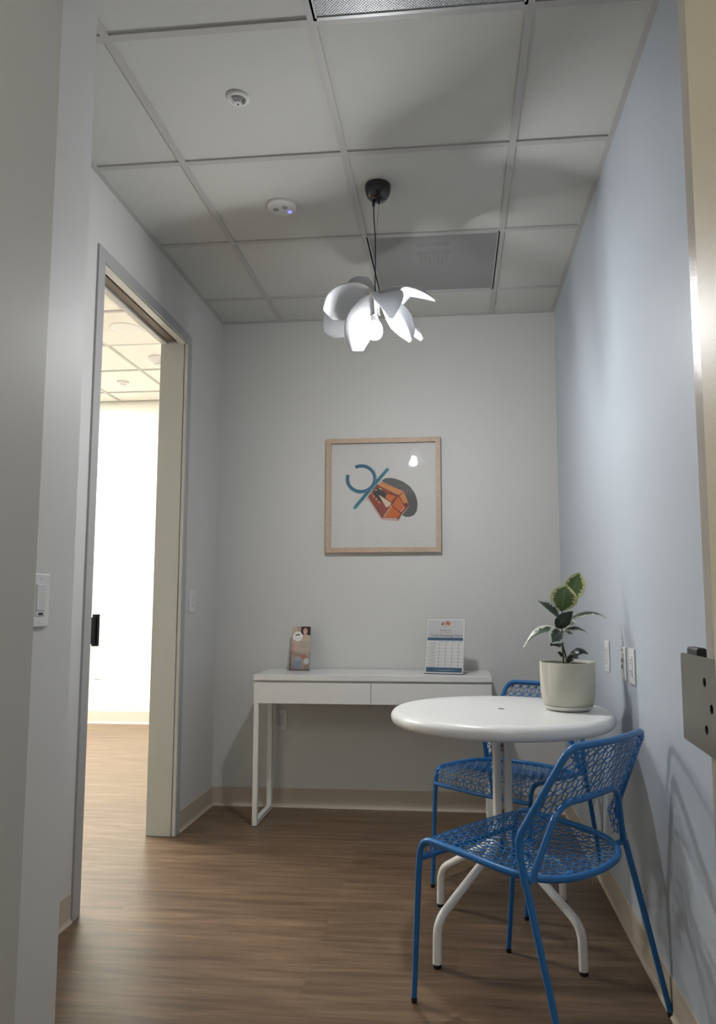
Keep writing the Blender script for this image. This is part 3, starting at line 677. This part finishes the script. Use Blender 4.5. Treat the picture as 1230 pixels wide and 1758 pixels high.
# ------------------------------------------------------------------ DESK
DX0, DX1, DYF, DYB, DT = -1.022, 0.178, 3.675, 4.030, 0.747
desk = empty('desk', ((DX0+DX1)/2, (DYF+DYB)/2, 0), 0, 'white gloss two drawer console desk with thin loop legs against the back wall', 'desk')
b = MB(); b.box(DX0, DX1, DYF, DYB, DT-0.029, DT, bev=0.0015); rel(b, desk).build('desk_top', M['white'], desk)
b = MB(); b.box(DX0+0.004, DX1-0.004, DYF+0.022, DYB-0.002, DT-0.142, DT-0.029, bev=0.001); rel(b, desk).build('carcass', M['white_side'], desk)
xm = (DX0+DX1)/2
for a0, a1 in ((DX0+0.001, xm-0.0015), (xm+0.0015, DX1-0.001)):
    b = MB(); b.box(a0, a1, DYF+0.003, DYF+0.021, DT-0.144, DT-0.040, bev=0.001); rel(b, desk).build('drawer', M['white'], desk)
for a0 in (DX0+0.002, DX1-0.027):
    b = MB(); t = 0.025; zt = DT-0.142
    b.box(a0, a0+t, DYF+0.004, DYF+0.004+t, 0.003, zt, bev=0.001); b.box(a0, a0+t, DYB-0.045-t, DYB-0.045, 0.003, zt, bev=0.001)
    b.box(a0, a0+t, DYF+0.004+t, DYB-0.045-t, 0.003, 0.003+t, bev=0.001)
    lg = rel(b, desk).build('leg_loop', M['white_side'], desk)
    b = MB(); b.box(a0+0.003, a0+t-0.003, DYF+0.006, DYF+0.03, 0, 0.004); rel(b, desk).build('foot_pad', M['black'], lg)
    b = MB(); b.box(a0+0.003, a0+t-0.003, DYB-0.07, DYB-0.047, 0, 0.004); rel(b, desk).build('foot_pad', M['black'], lg)

# ------------------------------------------------------------------ CHART IN ACRYLIC STAND
st = empty('sign_holder', (-0.050, 3.815, DT), -0.22, 'clear acrylic sign stand holding the brushing chart on the right of the desk', 'sign holder')
LEAN = math.radians(13)
def lean(b, a=LEAN, y0=0.0):
    b.v = [(x, y0+y*math.cos(a)+z*math.sin(a), z*math.cos(a)-y*math.sin(a)) for x, y, z in b.v]; return b
W2, HH = 0.112, 0.290
b = MB(); b.box(-W2, W2, -0.0030, -0.0015, 0.001, HH, bev=0.0005); b.box(-W2, W2, 0.0015, 0.0030, 0.001, HH, bev=0.0005); lean(b, y0=-0.045)
b.box(-W2, W2, -0.045, 0.07, 0.0005, 0.003, bev=0.0005); b.build('acrylic_body', M['acrylic'], st)
sg = empty('paper_sign', (-0.050, 3.815, DT), -0.22, 'tooth brushing chart with blue bars and rows of small circles standing on the desk', 'sign')
mats2 = ['paper', 'print_grey', 'ink_blue', 'ink_lblue', 'ink_grey', 'ink_orange', 'ink_maroon', 'art_pink']
b = MB(); b.box(-0.108, 0.108, -0.0008, 0.0008, 0.004, 0.286); lay2 = [0]
def rect(b, x0, x1, z0, z1, mi, base_=-0.0008):
    lay2[0] += 1; y = base_-lay2[0]*0.0000035; b.poly([(x0, y, z0), (x1, y, z0), (x1, y, z1), (x0, y, z1)], mats2.index(mi))
def disc(b, x, z, r, mi, rz=None, n=20, a0=0):
    lay2[0] += 1; y = -0.0008-lay2[0]*0.0000035; rz = rz or r
    b.poly([(x+r*math.cos(a0)*math.cos(2*PI*k/n)-rz*math.sin(a0)*math.sin(2*PI*k/n), y, z+r*math.sin(a0)*math.cos(2*PI*k/n)+rz*math.cos(a0)*math.sin(2*PI*k/n)) for k in range(n)], mats2.index(mi))
rect(b, -0.102, 0.102, 0.187, 0.280, 'print_grey'); rect(b, -0.102, 0.102, 0.172, 0.187, 'ink_blue'); rect(b, -0.102, 0.102, 0.010, 0.034, 'ink_blue')
rect(b, -0.06, 0.06, 0.0205, 0.0222, 'ink_lblue'); rect(b, -0.03, 0.03, 0.0165, 0.0178, 'ink_lblue')
# tree-like logo
for dx, dz, r, ci in ((-0.014, 0.262, 0.006, 'ink_maroon'), (-0.020, 0.257, 0.006, 'ink_maroon'), (-0.010, 0.258, 0.005, 'art_pink'), (0.010, 0.266, 0.009, 'ink_orange'), (0.019, 0.262, 0.008, 'ink_orange'), (0.004, 0.261, 0.007, 'ink_orange'), (0.016, 0.256, 0.006, 'ink_orange')): disc(b, dx, dz, r, ci)
rect(b, -0.002, 0.001, 0.240, 0.260, 'ink_grey'); rect(b, -0.007, -0.005, 0.244, 0.254, 'ink_grey')
rect(b, -0.034, 0.034, 0.2145, 0.2165, 'ink_grey')
for i in range(8):
    z = 0.160-i*0.0165
    rect(b, -0.086, -0.052, z-0.0008, z+0.0014, 'ink_grey'); rect(b, -0.100, -0.048, z-0.008, z-0.0066, 'ink_grey')
for k in range(4): rect(b, -0.035+k*0.036, -0.012+k*0.036, 0.1635, 0.1660, 'ink_grey')
for i in range(7):
    for k in range(4):
        x = -0.033+k*0.037; z = 0.150-i*0.0175
        disc(b, x, z, 0.0055, 'ink_grey', n=16); disc(b, x, z, 0.0042, 'paper', n=16); rect(b, x-0.002, x+0.002, z-0.0015, z+0.0015, 'ink_grey')
        rect(b, x+0.0135, x+0.0175, z-0.003, z+0.002, 'print_grey')
sb = lean(b, y0=-0.045).build('sheet', [M[n] for n in mats2], sg, recalc=False)
def leaned_text(s, size, m, x, z, parent, y0, a=LEAN, nm='lettering', sx=1.0):
    o = obj_text(nm, s, size, m, parent, (x, y0+z*math.sin(a)-0.0016*math.cos(a), z*math.cos(a)), (PI/2-a, 0, 0), extr=0.00005); o.scale = (sx, 1, 1); return o
leaned_text('Tooth Brushing Chart', 0.0205, M['ink_grey'], 0.006, 0.192, sg, -0.045)
leaned_text('Family Tree', 0.013, M['ink_grey'], 0.0, 0.222, sg, -0.045)

for o_s in (st, sg): o_s.scale = (0.92, 1, 1)

# ------------------------------------------------------------------ BROCHURE IN ACRYLIC STAND
bx, by, brz = -0.838, 3.935, -0.05
bh = empty('brochure_holder', (bx, by, DT), brz, 'clear acrylic brochure pocket stand on the left of the desk', 'brochure holder')
L2 = math.radians(10)
b = MB(); b.box(-0.054, 0.054, -0.012, -0.0105, 0.001, 0.100, bev=0.0004); b.box(-0.054, 0.054, 0.004, 0.0055, 0.001, 0.20, bev=0.0004)
b.box(-0.054, -0.0525, -0.0105, 0.004, 0.001, 0.10); b.box(0.0525, 0.054, -0.0105, 0.004, 0.001, 0.10); b.box(-0.054, 0.054, -0.0105, 0.004, 0.001, 0.003)
lean(b, L2, -0.01); b.box(-0.054, 0.054, -0.012, 0.05, 0.0003, 0.0018); b.build('acrylic_body', M['acrylic'], bh)
br = empty('brochure', (bx, by, DT), brz, 'blush and beige leaflet with a smiling long haired person pictured at its top', 'brochure')
mats2 = ['br_pink', 'br_beige', 'br_tan', 'br_blue', 'br_rose', 'br_hair', 'br_skin', 'br_sweater', 'paper', 'ink_grey', 'ink_maroon', 'print_grey']
b = MB(); b.box(-0.050, 0.050, -0.0008, 0.003, 0.004, 0.236); lay2[0] = 0
rect(b, 0.000, 0.050, 0.06, 0.19, 'br_beige'); rect(b, -0.050, -0.010, 0.190, 0.236, 'br_tan'); disc(b, -0.035, 0.215, 0.014, 'br_beige', 0.02)
rect(b, -0.004, 0.050, 0.190, 0.236, 'br_hair'); disc(b, 0.022, 0.196, 0.024, 'br_hair', 0.022); disc(b, 0.021, 0.178, 0.027, 'br_sweater', 0.016); rect(b, 0.0, 0.05, 0.160, 0.176, 'br_sweater')
disc(b, 0.022, 0.190, 0.009, 'br_skin', 0.011); disc(b, 0.021, 0.211, 0.0125, 'br_skin', 0.0165); disc(b, 0.021, 0.2055, 0.005, 'paper', 0.0016); disc(b, 0.016, 0.214, 0.0018, 'br_hair', 0.001); disc(b, 0.026, 0.214, 0.0018, 'br_hair', 0.001)
disc(b, -0.020, 0.182, 0.0265, 'paper', n=32); disc(b, -0.028, 0.189, 0.0065, 'ink_maroon', 0.004, a0=0.6); disc(b, -0.015, 0.192, 0.008, 'ink_maroon', 0.0045, a0=-0.5); rect(b, -0.022, -0.0205, 0.180, 0.189, 'ink_grey')
rect(b, -0.040, 0.000, 0.172, 0.175, 'print_grey'); rect(b, -0.034, -0.006, 0.167, 0.169, 'print_grey')
disc(b, -0.042, 0.115, 0.010, 'br_rose', 0.030); disc(b, -0.03, 0.13, 0.012, 'br_pink', 0.03); disc(b, -0.02, 0.085, 0.02, 'br_tan', 0.012); disc(b, 0.016, 0.068, 0.024, 'br_rose', 0.022)
disc(b, 0.034, 0.048, 0.016, 'paper', 0.017); disc(b, 0.036, 0.018, 0.014, 'br_tan', 0.014)
disc(b, -0.013, 0.040, 0.028, 'paper', 0.032); disc(b, -0.013, 0.038, 0.0265, 'br_blue', 0.031); rect(b, -0.026, 0.0, 0.056, 0.060, 'paper')
rect(b, 0.002, 0.036, 0.127, 0.129, 'ink_grey'); rect(b, 0.004, 0.040, 0.122, 0.124, 'ink_grey')
lean(b, L2, -0.01).build('leaflet_sheet', [M[n] for n in mats2], br, recalc=False)
leaned_text('Welcome to', 0.0095, M['ink_grey'], 0.021, 0.146, br, -0.01, L2); leaned_text('Our Practice', 0.0095, M['ink_grey'], 0.021, 0.135, br, -0.01, L2)

# ------------------------------------------------------------------ ROUND TABLE
TX, TY, TH = 0.156, 2.600, 0.742
tb = empty('round_table', (TX, TY, 0), 0, 'white round cafe table on four splayed tube legs between the blue chairs', 'table')
prof = [(0.0001, TH-0.026), (0.345, TH-0.026), (0.352, TH-0.046)]
for k in range(11):
    a = -PI/2+PI*k/10; prof.append((0.358+0.024*math.cos(a), TH-0.024+0.024*math.sin(a)))
prof += [(0.30, TH+0.0003), (0.013, TH+0.0004), (0.0125, TH-0.004), (0.0001, TH-0.004)]
b = MB(); b.lathe(prof, 96); b.build('tabletop', M['table'], tb, smooth=True, angle=50)
b = MB(); b.lathe([(0.006, TH+0.0009), (0.0115, TH+0.0009), (0.0120, TH-0.002), (0.006, TH-0.002), (0.006, TH+0.0009)], 24, caps=False); b.build('centre_hole_ring', M['steel'], tb)
b = MB(); b.box(-0.07, 0.07, -0.07, 0.07, TH-0.034, TH-0.026, bev=0.002); b.build('mounting_plate', M['table'], tb)
feet = [(-0.221, -0.249), (0.217, -0.252), (-0.219, 0.205), (0.234, 0.280)]
for k, (fx_, fy_) in enumerate(feet):
    sx = 1 if fx_ > 0 else -1; sy = 1 if fy_ > 0 else -1
    P = [(sx*0.018, sy*0.018, TH-0.034), (sx*0.018, sy*0.018, 0.300), (fx_*0.99, fy_*0.99, 0.135), (fx_, fy_, 0.012)]
    b = MB(); b.tube(fillet(P, [0.07, 0.045], 8), 0.014, 18); lg = b.build('leg', M['table'], tb, smooth=True)
    b = MB(); b.lathe([(0.0125, 0), (0.0135, 0.004), (0.0135, 0.014)], 18, (fx_, fy_, 0)); b.build('foot_cap', M['black'], lg)
for z in (0.62, 0.40):
    b = MB(); b.tube([(0, -0.012, z), (0, 0.012, z)], 0.006, 10); b.box(-0.004, 0.004, -0.013, 0.013, z-0.02, z-0.012); b.build('bolt', M['steel'], tb)

# ------------------------------------------------------------------ BLUE MESH CHAIRS
def interp(tab, t):
    for (a, va), (b_, vb) in zip(tab, tab[1:]):
        if t <= b_: 
            k = (t-a)/(b_-a) if b_ > a else 0; k = max(0, min(1, k)); return [p*(1-k)+q*k for p, q in zip(va, vb)]
    return list(tab[-1][1])
def inside(p, poly):
    x, y = p; c = False; n = len(poly)
    for i in range(n):
        x0, y0 = poly[i]; x1, y1 = poly[(i+1) % n]
        if (y0 > y) != (y1 > y) and x < (x1-x0)*(y-y0)/(y1-y0)+x0: c = not c
    return c
def lattice_bars(region, bounds, pitch, f, w=0.0033, th=0.0019, b=None, ox=0.0, oy=0.0):
    """tumbling-block openwork cut from sheet: f maps (u,v)->point on the curved sheet"""
    b = b or MB(); h = pitch*math.sqrt(3)/2
    i0, i1 = int(bounds[0]/pitch)-3, int(bounds[1]/pitch)+3; j0, j1 = int(bounds[2]/h)-2, int(bounds[3]/h)+2
    def clip(p, q):
        ip, iq = region(p), region(q)
        if ip and iq: return p, q
        if not ip and not iq: return None
        a, c = (p, q) if ip else (q, p)
        lo, hi = 0.0, 1.0
        for _ in range(7):
            m_ = (lo+hi)/2; pt = (a[0]+(c[0]-a[0])*m_, a[1]+(c[1]-a[1])*m_)
            if region(pt): lo = m_
            else: hi = m_
        return a, (a[0]+(c[0]-a[0])*lo, a[1]+(c[1]-a[1])*lo)
    for j in range(j0, j1+1):
        for i in range(i0, i1+1):
            bx_ = (i+0.5*(j % 2))*pitch+ox; by_ = j*h+oy
            T1 = [(bx_, by_), (bx_+pitch, by_), (bx_+pitch/2, by_+h)]; T2 = [(bx_, by_), (bx_+pitch, by_), (bx_+pitch/2, by_-h)]
            for T in (T1, T2):
                c = (sum(p[0] for p in T)/3, sum(p[1] for p in T)/3)
                for p in T:
                    e = clip(c, p)
                    if not e: continue
                    P, Q = Vector(f(*e[0])), Vector(f(*e[1])); d = Q-P
                    if d.length < 0.002: continue
                    m_ = ((e[0][0]+e[1][0])/2, (e[0][1]+e[1][1])/2); ep = 0.002
                    du = Vector(f(m_[0]+ep, m_[1]))-Vector(f(m_[0]-ep, m_[1])); dv = Vector(f(m_[0], m_[1]+ep))-Vector(f(m_[0], m_[1]-ep))
                    N = du.cross(dv).normalized(); D = d.normalized(); S = D.cross(N).normalized()*w/2; Nn = N*th/2; P = P-D*0.0007; Q = Q+D*0.0007
                    vs = [P-S-Nn, P+S-Nn, Q+S-Nn, Q-S-Nn, P-S+Nn, P+S+Nn, Q+S+Nn, Q-S+Nn]
                    b.add(vs, [(0, 3, 2, 1), (4, 5, 6, 7), (0, 1, 5, 4), (1, 2, 6, 5), (2, 3, 7, 6), (3, 0, 4, 7)])
    return b
# seat surface (local: x right, y forward, z up)
# t -> centre (y,z), rail (y,z)
seat_c = [(-0.22, (-0.213, 0.423)), (-0.12, (-0.12, 0.415)), (0.0, (0.0, 0.424)), (0.12, (0.12, 0.447)), (0.18, (0.18, 0.454)), (0.215, (0.214, 0.4515)), (0.235, (0.231, 0.442)), (0.255, (0.238, 0.424)), (0.293, (0.240, 0.388))]
seat_e = [(-0.22, (-0.213, 0.423)), (-0.12, (-0.12, 0.434)), (0.0, (0.0, 0.443)), (0.12, (0.12, 0.452)), (0.18, (0.18, 0.454)), (0.215, (0.212, 0.449)), (0.235, (0.228, 0.438)), (0.255, (0.235, 0.420)), (0.293, (0.238, 0.388))]
def seat_f(x, t):
    c = interp(seat_c, t); e = interp(seat_e, t); k = min(1, (abs(x)/0.219)**2.2); return (x, c[0]*(1-k)+e[0]*k, c[1]*(1-k)+e[1]*k)
def seat_halfw(t):
    if t > -0.035: return 0.220
    k = max(0, min(1, (t+0.035)/-0.180)); return 0.220*max(0.0, (1-k**2.3))**(1/2.0)
def seat_region(p): return -0.212 < p[1] < 0.291 and abs(p[0]) < seat_halfw(p[1])
# backrest surface
def back_f(x, z):
    y = -0.135 if z < 0.45 else (-0.135+(z-0.45)*0.16 if z < 0.525 else -0.123-(z-0.525)*0.535)
    k = max(0, min(1, (z-0.44)/0.1)); return (x, y-0.030*k*(1-min(1, (x/0.225)**2)), z)
outer2 = [(-0.222, 0.452), (-0.233, 0.525), (-0.176, 0.738), (-0.155, 0.750), (0.155, 0.750), (0.176, 0.738), (0.233, 0.525), (0.222, 0.452)]
inner2 = [(-0.203, 0.440), (-0.150, 0.568), (-0.135, 0.592), (-0.105, 0.606), (0.105, 0.606), (0.135, 0.592), (0.150, 0.568), (0.203, 0.440)]
def back_region(p): return inside(p, outer2) and not inside(p, [(-0.203, 0.40)]+inner2+[(0.203, 0.40)])

def make_chair():
    root = empty('mesh_chair')
    R = 0.0092
    # seat rail: knee - side - curved rear - side - knee, plus front cross tube
    half = [(0.219, 0.234, 0.36), (0.220, 0.222, 0.452), (0.223, 0.05, 0.446), (0.221, -0.050, 0.439), (0.210, -0.110, 0.433), (0.170, -0.165, 0.427), (0.10, -0.200, 0.424), (0.0, -0.213, 0.423)]
    P = half+[(-x, y, z) for x, y, z in half[-2::-1]]
    rr = [0.045]+[0.05]*(len(P)-4)+[0.045]
    b = MB(); b.tube(fillet(P, rr, 6), R, 16)
    b.tube([(-0.221, 0.236, 0.390), (0, 0.241, 0.386), (0.221, 0.236, 0.390)], 0.0075, 14)
    b.build('seat_frame', M['blue'], root, smooth=True)
    lattice_bars(seat_region, (-0.25, 0.25, -0.28, 0.29), 0.0368, seat_f).build('seat', M['blue'], root, recalc=False)
    # back frame: outer hoop and inner arch
    O = [(-0.237, -0.145, 0.425), (-0.238, -0.124, 0.528), (-0.180, -0.243, 0.757), (0, -0.273, 0.759), (0.180, -0.243, 0.757), (0.238, -0.124, 0.528), (0.237, -0.145, 0.425)]
    b = MB(); b.tube(fillet(O, [0.03, 0.035, 0.15, 0.035, 0.03], 8), R*1.03, 16)
    I = [(-0.226, -0.150, 0.428), (-0.146, -0.182, 0.582), (-0.128, -0.196, 0.608), (0, -0.207, 0.612), (0.128, -0.196, 0.608), (0.146, -0.182, 0.582), (0.226, -0.150, 0.428)]
    I = [(-0.222, -0.150, 0.430), (-0.140, back_f(0.14, 0.60)[1], 0.604), (0, back_f(0, 0.606)[1], 0.606), (0.140, back_f(0.14, 0.60)[1], 0.604), (0.222, -0.150, 0.430)]
    b.tube(fillet(I, [0.05, 0.1, 0.05], 8), R*0.95, 16)
    b.build('back_frame', M['blue'], root, smooth=True)
    lattice_bars(back_region, (-0.25, 0.25, 0.44, 0.76), 0.0368, back_f, oy=0.006).build('backrest', M['blue'], root, recalc=False)
    for s in (-1, 1):
        b = MB(); b.tube([(s*0.214, 0.259, 0.010), (s*0.221, 0.232, 0.362)], [0.0078, R], 16); lg = b.build('leg', M['blue'], root, smooth=True)
        b = MB(); b.lathe([(0.0075, 0), (0.0086, 0.003), (0.0086, 0.013)], 16, (s*0.214, 0.259, 0)); b.build('foot_cap', M['black'], lg)
        b = MB(); b.tube([(s*0.240, -0.262, 0.010), (s*0.238, -0.205, 0.22), (s*0.237, -0.146, 0.432)], [0.0078, 0.0088, R], 16); lg = b.build('leg', M['blue'], root, smooth=True)
        b = MB(); b.lathe([(0.0075, 0), (0.0086, 0.003), (0.0086, 0.013)], 16, (s*0.240, -0.262, 0)); b.build('foot_cap', M['black'], lg)
    for s in (-1, 1):
        b = MB(); b.tube(fillet([(s*0.190, -0.143, 0.4295), (s*0.224, -0.150, 0.434), (s*0.238, -0.142, 0.448)], 0.01, 4), R*0.9, 12); b.build('bracket', M['blue'], root, smooth=True)
    c = seat_f(-0.07, -0.165)
    b = MB(); b.lathe([(0.010, -0.004), (0.010, 0.001), (0.008, 0.003), (0.0001, 0.0035)], 20, c); b.build('seat_stud', M['blue'], root, smooth=True)
    return root
def copy_tree(o, parent=None):
    c = o.copy(); COL.objects.link(c); c.parent = parent
    for ch in list(o.children): copy_tree(ch, c)
    return c
ch1 = make_chair(); ch2 = copy_tree(ch1)
def place(o, x, y, fx_, fy_): o.location = (x, y, 0); o.rotation_euler = (0, 0, math.atan2(-fx_, fy_))
place(ch1, 0.2115, 2.140, -0.7485, 0.6632)
place(ch2, 0.231, 3.0555, -0.6161, -0.7877)
tag(ch1, 'blue openwork metal chair in front of the round table, its back to the viewer', 'chair', 'blue chairs at the round table')
tag(ch2, 'blue openwork metal chair behind the round table, partly hidden by the plant pot', 'chair', 'blue chairs at the round table')

# ------------------------------------------------------------------ POTTED PLANT
QX, QY, QZ = 0.385, 2.600, TH
pl = empty('potted_plant', (QX, QY, QZ), 0, 'variegated rubber plant in a sage beige ceramic pot with white saucer on the round table', 'plant')
b = MB(); b.lathe([(0.0001, 0.0005), (0.058, 0.0005), (0.070, 0.003), (0.080, 0.010), (0.0835, 0.0175), (0.080, 0.0175), (0.070, 0.010), (0.0001, 0.008)], 56); b.build('saucer', M['saucer'], pl, smooth=True, angle=60)
b = MB(); b.lathe([(0.0001, 0.0105), (0.066, 0.0105), (0.076, 0.0150), (0.0815, 0.021), (0.0865, 0.034), (0.0910, 0.058), (0.0930, 0.090), (0.0935, 0.161), (0.0925, 0.1635), (0.0905, 0.1635), (0.089, 0.161), (0.088, 0.14), (0.0001, 0.138)], 72); b.build('flower_pot', M['pot'], pl, smooth=True, angle=60)
b = MB(); b.lathe([(0.0885, 0.1545), (0.06, 0.157), (0.02, 0.158), (0.0001, 0.158)], 40); b.build('soil', M['soil'], pl, smooth=True)
def L(X, Y, dy=0.0):      # measured front-view position in the plant's own frame (scale from the pot width), dy = depth offset
    return Vector(((X-590)*0.000322*1.0, dy, 0.1635-(Y-1090)*0.000333))
b = MB(); b.tube([L(552, 1120, 0.0), L(545, 960, 0.0), L(548, 800, 0.002), L(540, 700, 0.0), L(548, 545, 0.0)], [0.0030, 0.0028, 0.0026, 0.0024, 0.0020], 10)
b.build('stem', M['stem'], pl, smooth=True)
b = MB(); b.tube([L(585, 1110, 0.004), L(572, 1010, 0.006), L(540, 890, 0.0)], [0.0035, 0.0030, 0.0026], 10)
b.build('stem', M['stem'], pl, smooth=True)
LV = [
 # ctrl, side, halfwidth profile, material, cup
 ([L(600, 470, 0.012), L(690, 360, 0.02), L(760, 165, 0.035)], (0.9, 0.1, 0.45), [0.006, 0.022, 0.033, 0.037, 0.036, 0.027, 0.006], 'leaf_new', 0.12),
 ([L(545, 570, 0.0), L(560, 430, -0.012), L(600, 300, 0.005)], (1, 0.05, 0.12), [0.006, 0.032, 0.046, 0.049, 0.044, 0.030, 0.006], 'leaf_new', 0.15),
 ([L(520, 640, 0.0), L(440, 560, -0.03), L(262, 460, -0.06)], (0.15, 0.75, 0.65), [0.005, 0.022, 0.029, 0.029, 0.023, 0.015, 0.003], 'leaf_old', 0.35),
 ([L(490, 745, -0.012), L(530, 650, -0.04), L(640, 570, -0.050)], (0.8, 0.1, -0.55), [0.005, 0.018, 0.024, 0.025, 0.021, 0.014, 0.003], 'leaf_dark', 0.25),
 ([L(560, 700, 0.0), L(820, 480, 0.01), L(1020, 645, 0.00)], (0.0, 1.0, 0.25), [0.005, 0.018, 0.024, 0.026, 0.023, 0.015, 0.003], 'leaf_old', 0.30),
 ([L(545, 720, 0.0), L(610, 680, -0.03), L(665, 690, -0.05)], (0.3, 0.5, 0.6), [0.004, 0.010, 0.015, 0.016, 0.013, 0.008, 0.002], 'leaf_old', 0.3),
 ([L(560, 770, 0.0), L(700, 680, -0.02), L(800, 810, -0.04)], (0.1, 1.0, 0.35), [0.004, 0.012, 0.018, 0.019, 0.016, 0.010, 0.003], 'leaf_old', 0.3),
 ([L(555, 785, 0.004), L(620, 760, 0.02), L(682, 820, 0.04)], (0.3, 0.8, 0.3), [0.004, 0.010, 0.015, 0.016, 0.013, 0.008, 0.002], 'leaf_old', 0.3),
 ([L(535, 800, 0.0), L(330, 690, -0.02), L(120, 945, -0.03)], (0.15, 0.85, 0.40), [0.005, 0.018, 0.026, 0.028, 0.024, 0.015, 0.003], 'leaf_old', 0.30),
 ([L(545, 800, -0.006), L(480, 770, -0.05), L(400, 890, -0.075)], (0.6, 0.05, -0.8), [0.006, 0.022, 0.029, 0.031, 0.028, 0.019, 0.005], 'leaf_old', 0.15),
 ([L(545, 890, -0.002), L(470, 870, -0.03), L(405, 925, -0.035)], (0.3, 0.5, 0.7), [0.005, 0.014, 0.019, 0.020, 0.016, 0.010, 0.003], 'leaf_dark', 0.2),
 ([L(570, 1080, 0.0), L(680, 900, -0.02), L(800, 1005, -0.03)], (0.1, 0.85, 0.5), [0.005, 0.018, 0.025, 0.026, 0.022, 0.014, 0.003], 'leaf_dark', 0.3),
 ([L(590, 1085, 0.01), L(660, 1000, 0.03), L(738, 1062, 0.05)], (0.2, 0.9, 0.3), [0.004, 0.012, 0.018, 0.019, 0.015, 0.010, 0.003], 'leaf_dark', 0.3),
 ([L(535, 1040, 0.0), L(510, 1000, -0.01), L(480, 1000, -0.02)], (0.2, 0.6, 0.7), [0.003, 0.007, 0.009, 0.009, 0.007, 0.004, 0.001], 'leaf_dark', 0.3),
 ([L(590, 1105, -0.012), L(600, 1050, -0.02), L(645, 1010, -0.02)], (0.8, 0.1, -0.4), [0.004, 0.010, 0.014, 0.014, 0.011, 0.007, 0.002], 'leaf_old', 0.3),
]
for ct, sd, pf, mn, cup in LV:
    blade('leaf', ct, sd, pf, M[mn], pl, cup, 0.001, 2.0, n=12, c=9, thick=0.0007)

# ------------------------------------------------------------------ WORLD, CAMERA, VIEW
w = bpy.data.worlds.new('world'); sc.world = w; w.use_nodes = True
w.node_tree.nodes['Background'].inputs[0].default_value = (0.8, 0.85, 0.9, 1); w.node_tree.nodes['Background'].inputs[1].default_value = 0.3
FPX, PITCH, ROLL, YAW = 1249.68, 0.1019, -0.0006, 0.0972
fwd = Vector((-math.sin(YAW)*math.cos(PITCH), math.cos(YAW)*math.cos(PITCH), math.sin(PITCH))); right = Vector((math.cos(YAW), math.sin(YAW), 0)); up = right.cross(fwd)
r2 = right*math.cos(ROLL)+up*math.sin(ROLL); u2 = up*math.cos(ROLL)-right*math.sin(ROLL)
cam = bpy.data.cameras.new('camera'); co = bpy.data.objects.new('camera', cam); COL.objects.link(co); sc.camera = co
co.matrix_world = Matrix(((r2.x, u2.x, -fwd.x, 0), (r2.y, u2.y, -fwd.y, 0), (r2.z, u2.z, -fwd.z, CAM_H), (0, 0, 0, 1)))
cam.sensor_fit = 'AUTO'; cam.sensor_width = 36; cam.lens = FPX/1758*36; cam.shift_x = -43.65/1758; cam.shift_y = 29.08/1758; cam.clip_start = 0.02
vs = sc.view_settings; vs.view_transform = 'Standard'; vs.look = 'None'; vs.gamma = 1; vs.exposure = 0.76; vs.use_curve_mapping = False
